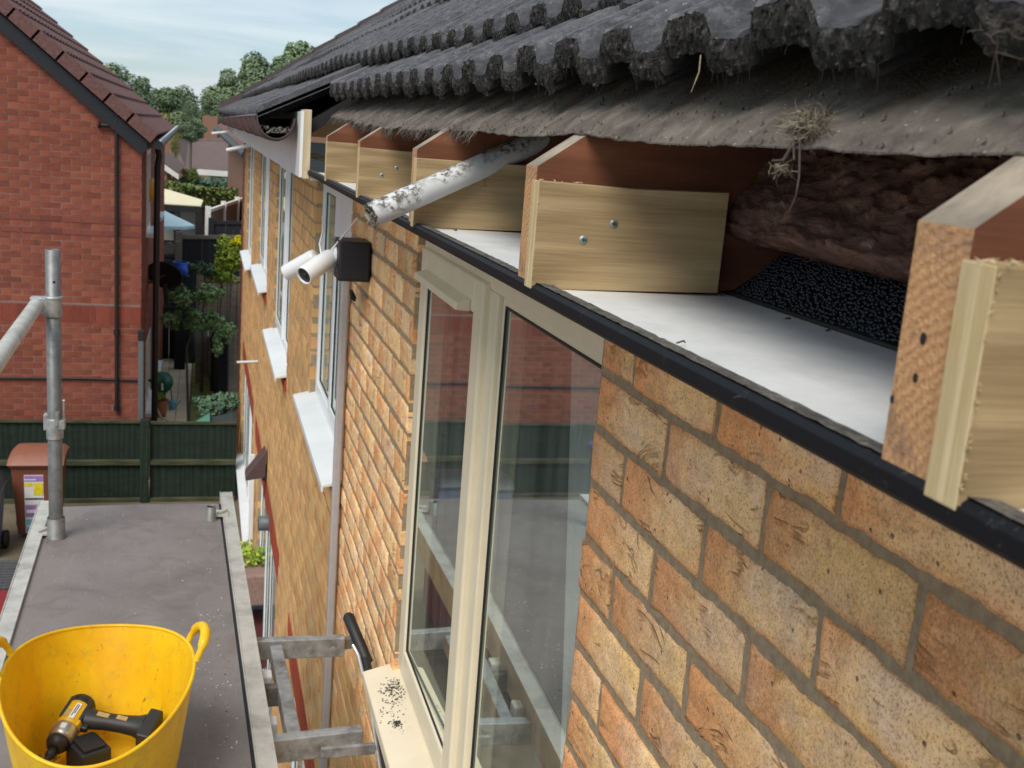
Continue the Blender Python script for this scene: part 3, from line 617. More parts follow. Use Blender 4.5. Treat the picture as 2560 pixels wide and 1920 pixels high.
MB().prism([(.10, .33), (4.3, 3.10), (4.3, 3.06), (.10, .29)], -1.8, 2.1).build('roof_deck', 'gasket', house)
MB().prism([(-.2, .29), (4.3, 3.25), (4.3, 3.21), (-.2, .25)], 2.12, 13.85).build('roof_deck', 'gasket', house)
rb = MB()
for i in range(36): rb.lathe([(.13, 0), (.135, .02), (.12, .43)], 16, (4.18, -1.7+.435*i, 3.42), (0, 1, 0), 0, True)
rb.build('ridge', 'roof_tile', house)
MB().prism([(-.19, .16), (4.2, .16), (4.2, 2.6), (-.19, .24)], 13.45, 13.6).build('gable_wall', 'brick_far', house)
# verge cappings along the far gable
vg = MB()
for k in range(15):
    x = -.34+.292*k; z = .44+.292*k*TT
    vg.prism([(x, z-.07), (x+.30, z-.07+.30*TT), (x+.30, z+.035+.28*TT), (x, z+.045)], 13.75, 13.98)
vg.build('verge', 'gutter_brown', house)
# fascia and gutter of the part that is still closed
fb = MB(); fb.box(-.226, -.217, 2.02, TE, .131, .320); fb.build('fascia', 'upvc_white', house, .001)
fb = MB(); fb.box(-.2165, -.197, 2.00, 2.9, .129, .326); tag(fb.build('fascia_board', 'fascia_timber', house, .001), 'sawn pale timber end of the fascia board')
gt = MB(); gp = [(-.352, .305), (-.346, .312)]; R0 = .056
arc = [(-.292-R0*math.cos(math.pi*i/14), .298-.064*math.sin(math.pi*i/14)*1.0) for i in range(15)]
arc_i = [(-.292-(R0-.003)*math.cos(math.pi*i/14), .298-.061*math.sin(math.pi*i/14)) for i in range(15)]
gt.prism(arc+arc_i[::-1], 2.1, TE+.2)
gt.tube([(-.349, 2.1, .299), (-.349, TE+.2, .299)], .004, 6)
for yy in (2.16, 2.34, 2.62, 3.1, 3.9, 5.4, 7.2, 9.2, 11.4):
    o2 = [(-.292-(R0+.006)*math.cos(math.pi*i/14), .298-.071*math.sin(math.pi*i/14)) for i in range(15)]; gt.prism(o2+[(p[0], p[1]) for p in arc[::-1]], yy, yy+.05)
gt.build('gutter', 'gutter_brown', house)
gd = MB(); gd.grid(lambda u, v: (-.332+.080*v, 2.11+1.6*u, .252+.010*(2*v-1)**2*2+.008*nz(u*40, v*6)+.004*nz(u*160, v*20)), 120, 12)
for k in range(420):
    p = Vector((R.uniform(-.335, -.25), R.uniform(2.1, 2.6), R.uniform(.25, .268))); r = R.uniform(.001, .005); gd.add([p+v*r for v in iv], jf, 0)
gd.build('gutter_debris', 'dirt', house)
# overflow pipes under the eaves
for (u0, v0, u1, v1, y) in ((566, 376, 612, 350, 7.0), (529, 334, 556, 317, 10.5)):
    a = at(u0, v0, 1, y); b = Vector((-.19, y, a.z+.045)); MB().tube([a, b], .014, 12).build('overflow_pipe', 'pipe_white', house)
MB().tube([(-.19, 8.8, -1.87), (.05, 8.8, -1.855)], .012, 10).build('overflow_pipe', 'pipe_white', house)
dp = MB(); dp.box(-.034, -.006, 2.462, 2.494, -4.2, -.215); dp.build('cable_conduit', 'conduit', house, .006)
dp = MB(); dp.box(-.052, -.012, 8.62, 8.66, -4.2, -2.7); dp.build('downpipe', 'upvc_white', house, .004)
# ---------------------------------------------------------------- dirty waste pipe, straw, camera, boxes
wp = thing('waste_pipe', 'dirty white waste pipe with a rough cut end poking out between the rafters', 'pipe')
pa = Vector((-.272, .205, .166)); pe = Vector((.12, .34, .345)); d_ = (pe-pa).normalized()
pm = MB(); prof_ = [(.0205, 0), (.0205, .003), (.0182, .0035)]
q_ = d_.to_track_quat('Z', 'Y').to_matrix(); Lp = (pe-pa).length; RP = .0172
nn = 28
for (rr_) in (RP, RP-.002):
    pm.grid(lambda u, v: pa+d_*(Lp*v)+q_ @ Vector((rr_*math.cos(2*math.pi*u), rr_*math.sin(2*math.pi*u), (.004*nz(u*9, 3)+.003*nz(u*30, 2)) if v == 0 else 0)), nn, 20)
pm.build('tube', 'pipe_dirty', wp)
cr = MB(); cr.lathe([(0, .004), (RP-.003, .006)], 12, pa, d_)
for k in range(26):
    a = R.uniform(0, 6.28); p = pa+q_ @ Vector((RP*R.uniform(.3, 1.02)*math.cos(a), RP*R.uniform(.3, 1.02)*math.sin(a), R.uniform(-.002, .004))); e = p+Vector((R.uniform(-.008, .008), R.uniform(-.006, .003), R.uniform(-.010, .004)))
    cr.tube([p, (p+e)/2+Vector((0, 0, .001)), e], [.0014, .0011, .0004], 4, R.random() < .5)
cr.build('crumbled_end', ['dirt', 'straw'], wp)
tw = MB()
def tuft(mb, c, n, r, l, sx=1, dn=.2, rad_=.0005):
    for k in range(n):
        p = Vector(c)+Vector((R.gauss(0, r*.4), R.gauss(0, r*sx), R.gauss(0, r*.45))); pts = [p]; d = Vector((R.uniform(-1, 1), R.uniform(-1, 1), R.uniform(-1, .7)-dn)).normalized()
        for i in range(4): d = (d+Vector((R.uniform(-1, 1), R.uniform(-1, 1), R.uniform(-1, 1)))*.55).normalized(); pts.append(pts[-1]+d*l*R.uniform(.12, .32))
        mb.tube(pts, [rad_*R.uniform(.5, 1.2)]*4+[rad_*.3], 3, R.random() < .4, False)
n0_ = at(2000, 330, 0, -.158); n1_ = at(2090, 275, 0, -.10)
nm_ = (n0_+n1_)/2
for f_ in (0, .2, .4, .6, .8, 1.): tuft(tw, n0_.lerp(n1_, f_)+Vector((.002, 0, .003)), int(150*(1-.5*f_)), .0065-.003*f_, .014, 1.5, .3, .00032)
tw.tube([n1_+Vector((.03, -.03, .02)), n1_, (n0_+n1_)/2, n0_+Vector((-.004, 0, -.002)), at(1985, 400, 0, -.165)], [.0006, .0008, .0010, .0010, .0006], 5, 1)
tw.tube([n0_, at(1998, 440, 0, -.166), at(1990, 490, 0, -.166), at(1972, 530, 0, -.166)], [.0008, .0006, .0005, .0003], 5, 1)
tw.tube([n0_, at(1960, 400, 0, -.166), at(1930, 402, 0, -.168)], [.0014, .0012, .0006], 5, 1)
tuft(tw, at(1955, 420, 0, -.166), 40, .004, .009, 1, .3, .0003)
tag(tw.build('straw_nest', ['straw', 'straw_dark'], None), 'tangled dry straw nest tuft hanging over the felt edge', 'nest')
t2 = MB(); t2.tube([at(1752, 138, 0, -.15), at(1748, 180, 0, -.152), at(1728, 230, 0, -.155)], [.0006, .0007, .0004], 4)
tag(t2.build('straw_stalk', 'straw'), 'single dry stalk hanging from the underside of the tiles', 'straw')
t3 = MB()
pq = pa+d_*.19
for k in range(5): tuft(t3, pq+Vector((0, 0, .02-.012*k)), 40, .003, .010, 1, .3, .00035)
t3.tube([pq+Vector((0, 0, .03)), pq+Vector((0, -.002, -.02)), pq+Vector((-.001, -.004, -.05)), pq+Vector((-.003, -.003, -.075))], [.0016, .0014, .0012, .0008], 5)
tag(t3.build('cobweb_strand', ['straw_dark', 'straw']), 'dirty cobweb strand draped over the waste pipe', 'cobweb')
t4 = MB(); b0 = at(2510, 60, 0, -.16); tuft(t4, b0, 30, .008, .010, 1, .2, .0003)
for (u, v) in ((2470, 225), (2500, 215), (2560, 150)): t4.tube([at(2490, 130, 0, -.16), at(u, v, 0, -.155)], [.0004, .0002], 4, 1)
tag(t4.build('cobweb_clump', ['straw_dark', 'straw_dark']), 'dark cobweb clump under the tiles at the right edge', 'cobweb')
for (u, v, lab) in ((1375, 720, 'by the near cut board on the left half of the soffit'), (1590, 725, 'against the bottom edge of the big screwed board'), (1965, 802, 'left one of the pair beside the black beads'), (2065, 832, 'right one of the pair beside the black beads'), (1136, 578, 'on the soffit bay crossed by the waste pipe'), (1700, 860, 'in the middle of the widest soffit bay'), (1850, 1000, 'close to the black trim of the widest soffit bay')):
    p = at(u, v, 2, .151); sw = MB(); sw.tube([p+Vector((.0035*math.cos(a), .0035*math.sin(a)*.7, .0008+.0012*(a % 2))) for a in [i*.8+u for i in range(5)]], .0006, 4)
    tag(sw.build('drill_shaving', 'crumb_dark'), 'tiny dark drill shaving '+lab, 'shaving', 'drill shavings on the white soffit board')
# junction box and bullet cameras
jb = thing('junction_box', 'black junction box fixed to the brick wall above the cable conduit', 'junction box')
bx = MB(); bx.prism([(-.002, -.050), (-.098, -.050), (-.098, -.172), (-.002, -.172)], 2.03, 2.16); bx.build('box', 'paint_black', jb, .004)
bx = MB(); bx.prism([(-.006, -.056), (-.094, -.056), (-.094, -.166), (-.006, -.166)], 2.024, 2.0298); bx.build('lid', 'navy_board', jb, .003)
def cam_obj(name, label, mount, tail, nose, r, lens=True):
    t = thing(name, label, 'security camera', 'bullet cameras on the junction box')
    d = (nose-tail).normalized(); L = (nose-tail).length
    MB().lathe([(0, 0), (r*.7, .001), (r*.93, .006), (r, .016), (r, L-.002), (r*.97, L), (r*.86, L-.0005), (r*.84, L-.006)], 28, tail, d).build('body', 'white_plastic', t)
    MB().lathe([(r*.84, 0), (r*.8, .0015), (0, .0015)], 24, tail+d*(L-.007), d).build('lens_plate', 'rubber', t)
    MB().lathe([(r*.3, 0), (r*.28, .003), (0, .004)], 16, tail+d*(L-.0055), d).build('lens', 'gasket', t)
    MB().tube([mount, tail+d*.022], [r*.42, r*.34], 12).build('bracket', 'white_plastic', t)
    ax = Vector((-1, 0, 0)) if 'near' in label else Vector((0, 1, 0))
    MB().lathe([(.026, 0), (.026, .004), (.019, .008), (0, .009)], 22, mount, ax).build('base_disc', 'white_plastic', t)
    return t
tl = at(832, 641, 1, 2.10); ns = at(759, 690, 1, 2.02)
cam_obj('security_camera', 'near white bullet camera with its black lens facing the viewer', Vector((-.100, 2.09, -.100)), tl, ns, .029)
tl2 = at(793, 640, 1, 2.26); ns2 = at(716, 683, 1, 2.32)
cam_obj('security_camera', 'far white bullet camera partly hidden behind the near one', Vector((-.10, 2.17, -.11)), tl2, ns2, .0275)
cb = MB(); cb.tube([at(812, 645, 1, 2.10), at(845, 605, 1, 2.08), at(872, 572, 1, 2.05), at(893, 545, 1, 2.02)], .0028, 8); cb.tube([at(803, 634, 1, 2.10), at(799, 610, 1, 2.12), at(808, 575, 1, 2.3), at(806, 540, 1, 2.5)], .0028, 8)
tag(cb.build('camera_cable', 'white_plastic'), 'white cables running from the cameras up to the soffit', 'cable')
cl = MB(); cl.tube([at(878, 728, 0, -.03), at(884, 745, 0, -.035), at(887, 752, 0, -.03)], [.007, .009, .004], 8)
tag(cl.build('cable_gland', 'rubber'), 'black rubber gland at the top of the cable conduit', 'gland')
fl = thing('floodlight', 'brown wall lamp below the small white stub pipe', 'wall lamp')
p = at(660, 1170, 0, -.02); MB().prism([(-.012, p.z-.05), (-.012, p.z+.16), (-.16, p.z-.04), (-.16, p.z-.075)], p.y-.09, p.y+.09).build('shade', 'gutter_brown', fl, .004)
MB().box(-.03, -.001, p.y-.05, p.y+.05, p.z-.09, p.z+.02).build('backplate', 'gutter_brown', fl)
vn = thing('extractor_vent', 'grey plastic extractor vent on the lower wall', 'vent')
p = at(662, 1308, 0, -.03); MB().lathe([(.055, 0), (.055, .07), (.045, .075)], 16, (-.003, p.y, p.z), (-1, 0, 0)).build('cowl', 'lamp_grey', vn)
MB().box(-.006, -.0025, p.y-.07, p.y+.07, p.z-.07, p.z+.07).build('flange', 'lamp_grey', vn)
# ---------------------------------------------------------------- scaffold platform
PZ = -1.2; ang = rad(1.75); PT = Matrix.Translation((-.411, 2.97, PZ)) @ Matrix.Rotation(ang, 4, 'Z')   # local: x to the wall, y away
plat = thing('access_platform', 'narrow scaffold tower platform with a scuffed grey plywood deck', 'platform')
k = MB(); k.grid(lambda u, v: PT @ Vector((-.62+.611*u, -4.4+4.4*v-(.012*(2*u-1)**2 if v == 1 else 0), 0)), 12, 30, 0, False); k.grid(lambda u, v: PT @ Vector((-.62+.60*u, -4.4+4.4*v, -.014)), 2, 2, 0, False)
k.box(-.62, -.02, -.012, -.006, -.0135, -.0005, 0, PT); k.build('deck', 'deck_ply', plat)
for sx, far in ((-.668, .04), (.0, .10)):
    k = MB(); ya = -4.4
    k.box(sx, sx+.048, ya, far, .006, .010, 0, PT); k.box(sx, sx+.003, ya, far, -.09, .006, 0, PT); k.box(sx+.045, sx+.048, ya, far, -.09, .006, 0, PT); k.box(sx+.003, sx+.045, ya, far, -.09, -.087, 0, PT)
    for e in (0, .0455): k.tube([PT @ Vector((sx+.0013+e, ya, .0105)), PT @ Vector((sx+.0013+e, far, .0105))], .0022, 6)
    k.build('side_rail', 'alu', plat)
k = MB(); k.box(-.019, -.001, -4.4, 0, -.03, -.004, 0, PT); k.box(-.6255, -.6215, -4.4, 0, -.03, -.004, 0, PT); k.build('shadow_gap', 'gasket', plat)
for i in range(16):      # rivets along the rail
    pass
def spigot(lx, ly, h, r, nm='spigot'):
    MB().lathe([(r+.004, 0), (r+.003, .006), (r, .008), (r, h), (r-.003, h+.001), (r-.004, h-.004)], 20, PT @ Vector((lx, ly, 0))).build(nm, 'galv_dark', plat)
spigot(-.045, -.20, .055, .018); spigot(-.575, -.335, .075, .030)
for (lx, ly) in ((-.030, -.165), (-.648, -.31)):
    k = MB(); k.box(lx, lx+.05, ly-.03, ly+.03, .0105, .018, 0, PT); k.tube([PT @ Vector((lx+.012, ly-.02, .022)), PT @ Vector((lx+.045, ly+.01, .026))], .006, 8); k.build('clamp', 'alu', plat)
post = MB(); pb_ = PT @ Vector((-.575, -.335, 0)); pt_ = pb_+Vector((.0, 0, 1.015))
nP = 24
post.lathe([(.0235, .03), (.0235, 1.015), (.0205, 1.0155), (.0205, .96)], nP, pb_); post.build('guard_post', 'steel_tube', plat)
MB().lathe([(.0205, 0), (0, .0)], nP, pb_+Vector((0, 0, .97))).build('post_bore', 'gasket', plat)
k = MB(); zj = at(128, 765, 1, pb_.y).z; pj = Vector((pb_.x, pb_.y, zj))
dr = (PT.to_3x3() @ Vector((0, -1, 0)))
off_ = Vector((-.052, 0, 0))
k.tube([pj+off_+Vector((0, 0, .002))-dr*.02, pj+off_+dr*4.2], .0235, 22); gr = k.build('guard_rail', 'alu', plat)
k = MB(); k.lathe([(.0275, -.035), (.0275, .035)], 20, pj); k.box(-.07, -.01, -.02, .02, -.028, .03, 0, Matrix.Translation(pj)); k.lathe([(.031, .028), (.031, .034), (.024, .035)], 20, pj); k.build('coupler', 'galv', plat, .003)
k = MB(); zc = at(150, 1060, 1, pb_.y).z; pc = Vector((pb_.x, pb_.y, zc)); k.lathe([(.0275, -.05), (.0275, .02), (.025, .022)], 20, pc); k.box(-.035, -.018, -.012, .02, -.02, .035, 0, Matrix.Translation(pc)); k.box(.012, .035, -.03, .0, -.012, .02, 0, Matrix.Translation(pc))
k.tube([pc+Vector((.03, -.01, -.01)), pc+Vector((.031, -.01, .085))], .0035, 6); k.tube([pc+Vector((.010, -.026, .0)), pc+Vector((.012, -.026, .05))], .008, 8); k.build('swivel_clamp', 'galv', plat, .002)
MB().lathe([(0, 0), (.0045, .001), (.004, .004), (0, .005)], 10, pc+Vector((.031, -.01, .084))).build('clamp_pin', 'white_plastic', plat)
MB().lathe([(.0045, 0), (0, .0005)], 10, Vector((pb_.x+.006, pb_.y-.0228, at(160, 704, 1, pb_.y).z)), (0.25, -1, 0)).build('pin_hole', 'gasket', plat)
ch = MB()
for k_ in range(240):
    a = R.random(); ly = -R.uniform(1.0, 3.0) if R.random() < .75 else -R.uniform(.1, 1.6); lx = -.03-abs(R.gauss(0, .05)) if a < .55 else -R.uniform(.03, .6)
    p = PT @ Vector((lx, ly, .001)); r = R.uniform(.0005, .0019)*(1.4 if R.random() < .05 else 1); an = R.random()*3
    m_ = Matrix.Translation(p) @ Matrix.Rotation(an, 4, 'Z') @ Matrix.Diagonal((r*R.uniform(1, 2.6), r, r*.6, 1)); ch.add([m_ @ v for v in iv], jf, 0 if R.random() < .8 else 1)
tag(ch.build('sawdust_crumbs', ['crumb_white', 'crumb_dark']), 'pale sawdust crumbs scattered over the platform deck', 'sawdust', kind='stuff')
# ---------------------------------------------------------------- yellow tub with the impact driver
tub = thing('trug_tub', 'yellow flexible tub on the platform with a cordless driver inside', 'tub')
TC = Vector((-.695, 1.03, PZ)); RX, RY, TH = .198, .292, .27
def rimz(a): return TH+.022*math.cos(2*a)+.012*math.sin(a)
def tub_pt(a, t, o=0):     # t height 0..1
    k = .78+.22*t**.85; wob = 1+.012*math.sin(3*a+1)*t
    x = (RX*k*wob+o)*math.cos(a); y = (RY*k*wob*(.86+.14*t)+o)*math.sin(a)
    return TC+Vector((x, y, .004+(rimz(a)-.004)*t))
k = MB(); na, nt_ = 96, 22
k.grid(lambda u, v: tub_pt(2*math.pi*u, v), na, nt_); k.grid(lambda u, v: tub_pt(2*math.pi*u, v, -.0035), na, nt_)
k.add([tub_pt(2*math.pi*i/48, 0) for i in range(48)], [tuple(range(48))]); k.add([tub_pt(2*math.pi*i/48, .02, -.004) for i in range(48)], [tuple(range(48))])
rim = [tub_pt(2*math.pi*i/na, 1, -.001)+Vector((0, 0, .001)) for i in range(na+1)]; k.tube(rim, .0042, 8)
k.build('body', 'tub_yellow', tub)
for a0, s_ in ((rad(14), 1), (rad(172), -1)):
    h_ = MB(); c = tub_pt(a0, 1); pts = []; w_ = .052
    tang = (tub_pt(a0+.02, 1)-tub_pt(a0-.02, 1)).normalized(); outd = Vector((math.cos(a0), math.sin(a0)*.6, 0)).normalized()
    for i in range(17):
        f = math.pi*i/16; pts.append(c+tang*(w_*math.cos(f)*1.05)+Vector((0, 0, .052*math.sin(f)**.8+.0))+outd*(.026*math.sin(f)))
    h_.tube(pts, [.0115 if 2 < i < 14 else .0075 for i in range(17)], 10)
    h_.build('handle', 'tub_yellow', tub)
drv = thing('impact_driver', 'black and yellow cordless impact driver lying inside the yellow tub', 'power tool')
# local frame: head axis from rear to nose, handle perpendicular
hp = at(192, 1785, 2, -1.09); np_ = at(138, 1868, 2, -1.12)
ax_ = (np_-hp).normalized(); side = at(330, 1835, 2, -1.115)-hp; side = (side-ax_*side.dot(ax_)).normalized(); upn = ax_.cross(side)
DT = Matrix((( ax_.x, side.x, upn.x, hp.x), (ax_.y, side.y, upn.y, hp.y), (ax_.z, side.z, upn.z, hp.z), (0, 0, 0, 1)))
if upn.z < 0: DT = Matrix(((ax_.x, side.x, -upn.x, hp.x), (ax_.y, side.y, -upn.y, hp.y), (ax_.z, side.z, -upn.z, hp.z), (0, 0, 0, 1)))
def T_(p): return DT @ Vector(p)
def shell(prof, n=20, sy=1, sz=1, mi=0, mb=None):      # lofted along local x with elliptical sections
    mb = mb or MB(); vs = [T_((x, r*sy*math.cos(2*math.pi*k/n), r*sz*math.sin(2*math.pi*k/n))) for x, r in prof for k in range(n)]
    mb.add(vs, [(i*n+k, i*n+(k+1) % n, (i+1)*n+(k+1) % n, (i+1)*n+k) for i in range(len(prof)-1) for k in range(n)]+[tuple(range(n))[::-1], tuple(range((len(prof)-1)*n, len(prof)*n))], mi, True); return mb
shell([(-.040, .012), (-.038, .022), (-.030, .028), (.035, .0285), (.046, .027)]).build('motor_housing', 'drill_yellow', drv)
cap_ = shell([(-.044, .010), (-.041, .024), (-.032, .0305), (-.018, .0308), (-.016, .029)]); 
for sgn in (-1, 1): cap_.box(-.030, .030, sgn*.0215-.005, sgn*.0215+.005, -.020, .021, 0, DT)
cap_.build('rear_cap', 'drill_black', drv, .002)
v_ = MB()
for i in range(5): v_.box(-.027, -.0185, -.0125+.0058*i, -.0095+.0058*i, .0270, .0312, 0, DT)
v_.build('vent_slots', 'rubber', drv)
shell([(.046, .0285), (.050, .0300), (.075, .0290), (.082, .024)]).build('gearbox', 'drill_metal', drv)
shell([(.082, .0265), (.092, .0255), (.104, .018), (.106, .013)]).build('nose_ring', 'drill_black', drv)
shell([(.106, .011), (.126, .011), (.128, .007), (.150, .0042), (.152, .0035), (.170, .0034)]).build('chuck', 'drill_black', drv)
lb = MB(); lb.box(-.008, .036, -.0015, .0105, .0278, .0288, 0, DT); lb.build('side_label', 'label_white', drv); lb = MB(); lb.box(-.004, .030, .0015, .0035, .0289, .0292, 0, DT); lb.box(-.004, .022, .0055, .0075, .0289, .0292, 0, DT); lb.build('label_print', 'rubber', drv)
lb = MB(); lb.box(.012, .034, -.014, -.003, .0272, .0281, 0, DT); lb.build('badge', 'drill_tan', drv)
lb = MB(); lb.box(.054, .068, -.006, .006, .0292, .0300, 0, DT); lb.build('gearbox_label', 'label_white', drv)
gp_ = MB()
def gsec(c, a, b, n=14): return [T_((c[0]+a*math.cos(2*math.pi*k/n), c[1], c[2]+b*math.sin(2*math.pi*k/n))) for k in range(n)]
secs = [gsec((.004, .015, 0), .030, .022), gsec((.004, .042, 0), .0245, .021), gsec((.000, .075, 0), .021, .0195), gsec((-.004, .110, 0), .022, .020), gsec((-.008, .140, 0), .026, .022), gsec((-.010, .158, 0), .034, .028)]
vs = [p for s_ in secs for p in s_]; n = 14
gp_.add(vs, [(i*n+k, i*n+(k+1) % n, (i+1)*n+(k+1) % n, (i+1)*n+k) for i in range(len(secs)-1) for k in range(n)], 0, True); gp_.build('grip', 'drill_black', drv)
tg = MB(); tg.box(.020, .040, .020, .043, -.008, .008, 0, DT); tg.build('trigger', 'drill_black', drv, .004)
tg = MB(); tg.box(.012, .044, .012, .026, -.015, .020, 0, DT); tg.build('trigger_guard', 'drill_yellow', drv, .004)
tg = MB(); tg.box(-.006, .006, .050, .078, .0185, .0213, 0, DT); tg.box(-.010, .002, .095, .120, .0185, .0213, 0, DT); tg.build('grip_inlay', 'drill_tan', drv, .001)
bt = MB(); bt.box(-.045, .040, .158, .19, -.030, .030, 0, DT); bt.build('battery', 'drill_black', drv, .005)
d2 = thing('tool_battery', 'black tool battery lying at the bottom of the yellow tub', 'battery')
p = at(225, 1900, 2, -1.165); MB().box(-.04, .03, -.05, .04, -.02, .045, 0, Matrix.Translation(p) @ Matrix.Rotation(.5, 4, 'Z')).build('case', 'drill_black', d2, .006)
MB().box(-.03, .02, -.04, .03, .0452, .052, 0, Matrix.Translation(p) @ Matrix.Rotation(.5, 4, 'Z')).build('contact_rails', 'rubber', d2, .002)
bit = MB()
for i in range(22): 
    p = at(110+R.uniform(-28, 30), 1905+R.uniform(-8, 14), 2, -1.17); bit.tube([p, p+Vector((R.uniform(-.03, .03), R.uniform(-.03, .03), R.uniform(0, .02)))], .0022, 6)
tag(bit.build('loose_screws', 'drill_metal'), 'pile of loose dark screws beside the driver nose', 'screws')
# ---------------------------------------------------------------- galvanised standoff frame between platform and wall
so_ = thing('standoff_frame', 'galvanised bolted standoff frame bracing the platform off the wall', 'bracket')
def bar(p0, p1, w_, h_, name, mat='galv', mb=None, bev=.003):
    d = p1-p0; L = d.length; T = Matrix.Translation(p0) @ d.to_track_quat('X', 'Z').to_matrix().to_4x4(); m_ = mb or MB(); m_.box(0, L, -w_/2, w_/2, -h_, 0, 0, T)
    return m_ if mb else m_.build(name, mat, so_, bev)
zb_ = -1.235
U0 = at(630, 1598, 2, zb_); U1 = at(862, 1590, 2, zb_); U2 = at(893, 1583, 2, zb_); L0 = at(655, 1848, 2, zb_); L1 = at(905, 1818, 2, zb_)
fl_ = lambda p: Vector((p.x, p.y, zb_))
U0, U1, U2, L0, L1 = map(fl_, (U0, U1, U2, L0, L1)); U0.x -= .02; L0.x -= .03
bar(U0, U1, .030, .062, 'cross_bar'); bar(L0, L1, .034, .066, 'cross_bar')
bar(U1-Vector((.02, 0, .008)), U2+Vector((.01, 0, -.008)), .020, .036, 'extension_plate', 'galv_dark')
c0 = fl_(at(690, 1610, 2, zb_)); c1 = fl_(at(735, 1828, 2, zb_)); bar(c0+Vector((0, 0, -.002)), c1+Vector((0, 0, -.002)), .036, .05, 'tie_bar')
m0 = fl_(at(645, 1712, 2, zb_)); m1 = fl_(at(702, 1708, 2, zb_)); bar(m0+Vector((-.03, 0, -.004)), m1+Vector((0, 0, -.004)), .026, .06, 'short_bar', 'galv_dark')
pl = bar(fl_(at(800, 1850, 2, zb_)), fl_(at(935, 1838, 2, zb_)), .012, .030, 'bracket_plate', 'galv'); pl.location = (0, -.026, -.006)
for (u, v, yb) in ((820, 1870, .0), (884, 1862, .0), (775, 1622, .0), (832, 1622, .0)):
    p = at(u, v, 2, zb_-.02); MB().lathe([(.009, 0), (.009, .003), (.006, .003), (.006, .008), (0, .008)], 6, Vector((p.x, p.y-.0, p.z)), (0, -1, 0), 0, False).build('bolt', 'galv', so_)
for (u, v) in ((662, 1690), (673, 1807)):
    p = at(u, v, 2, zb_-.015); MB().box(-.020, .020, -.022, .022, -.028, .010, 0, Matrix.Translation(p)).build('wall_pad', 'white_plastic', so_, .006)
tb_ = MB(); r0 = Vector((-.075, 1.70, -1.14)); r0 = at(868, 1535, 1, 1.62); r1 = at(912, 1640, 1, 1.52); r2 = at(940, 1760, 1, 1.36); r3 = at(965, 1925, 1, 1.15)
tb_.tube([r1, r2, r3, r3+(r3-r2)*.6], .0125, 14); tb_.build('stay_tube', 'rubber', so_)
tb_ = MB(); tb_.tube([r0, r0+(r1-r0)*.06, r0+(r1-r0)*.5, r1+(r1-r0)*.15], [.010, .0165, .0165, .0165], 16); tb_.build('rubber_grip', 'rubber', so_)
tb_ = MB(); e_ = Vector((-.018, -.004, .004)); tb_.tube([r1+(r0-r1)*.25+e_*1.2, r1+e_, r2+e_*.9, r3+e_*.8], .0052, 10); tb_.build('stay_strip', 'alu_bright', so_)
cl_ = MB(); cl_.lathe([(.017, 0), (.017, .03)], 14, r1+(r2-r1)*.35, (r2-r1)); cl_.build('stay_collar', 'rubber', so_)
# dark crumbs on the cream sill
cs = MB()
for (u0, v0, n, su, sv) in ((985, 1720, 150, 16, 13), (978, 1748, 40, 18, 10), (992, 1808, 60, 7, 5), (985, 1790, 50, 22, 22)):
    for i in range(n):
        u = R.gauss(u0, su); v = R.gauss(v0, sv); z = -1.10; p = at(u, v, 2, z)
        if not (-.066 < p.x < .018): continue
        z = -1.086-(.02-p.x)*.27+.0; p = at(u, v, 2, z); r = R.uniform(.0006, .0018); cs.add([p+Vector((w3.x*r*1.6, w3.y*r, w3.z*r*.8+r*.3)) for w3 in iv], jf, 0)
tag(cs.build('roof_crumbs', 'crumb_dark'), 'dark roof grit crumbs spilled on the cream window sill', 'grit', kind='stuff')
# ---------------------------------------------------------------- red gable house
GY = 12.8; rh = thing('red_gable_house', 'red brick house with a purple brown tiled gable at the left', 'house')
gx = at(354, 380, 1, GY).x; Pg = lambda a, b, d: (a, GY+d, b)
v1_ = at(0, 33, 1, GY-.06); v2_ = at(372, 358, 1, GY-.06); sl = (v1_.z-v2_.z)/(v1_.x-v2_.x)
lineZ = lambda x: v2_.z+sl*(x-v2_.x)
def gclip(z): return min(gx, v2_.x+(z-v2_.z)/sl)
brickwall('wall', rh, Pg, -8.2, gx, -4.3, -.375, [(-8.2, gx, -2.27, -2.05)], 'brick_red', mortar='mortar_red', jt=.0048, dirn=-1)
brickwall('wall', rh, Pg, -8.2, gx, -.36, 6.5, [], 'brick_red', mortar='mortar_red', jt=.0048, dirn=-1, clip=gclip) if False else None
brickwall('gable_wall', rh, Pg, -8.2, gx, -.375, 6.3, [], 'brick_red', mortar=None, jt=.0048, dirn=-1, clip=gclip)
MB().prism([(-8.2, -.376), (gx, -.376), (gx, v2_.z-.1), (-8.2, lineZ(-8.2)-.05)], GY+.005, GY+.09).build('mortar', 'mortar_red', rh)
sb_ = MB(); sb_.uv = []       # soldier band and two darker courses
x = gx
while x > -8.2:
    base = len(sb_.v)
    for yy in (GY-.001, GY+.09):
        for (xx, zz) in ((x-.0705, -2.265), (x-.004, -2.265), (x-.004, -2.055), (x-.0705, -2.055)): sb_.v.append((xx, yy, zz)); sb_.uv.append((.1, zz+2.3))
    for f in ((0, 1, 2, 3), (0, 4, 5, 1), (1, 5, 6, 2), (2, 6, 7, 3), (3, 7, 4, 0)): sb_.f.append(tuple(base+i for i in f)); sb_.m.append(0); sb_.sm.append(False)
    x -= .0745
sb_.build('soldier_band', 'brick_soldier_dull', rh); MB().box(-8.2, gx-.003, GY+.005, GY+.085, -2.269, -2.051).build('mortar', 'mortar_red', rh)
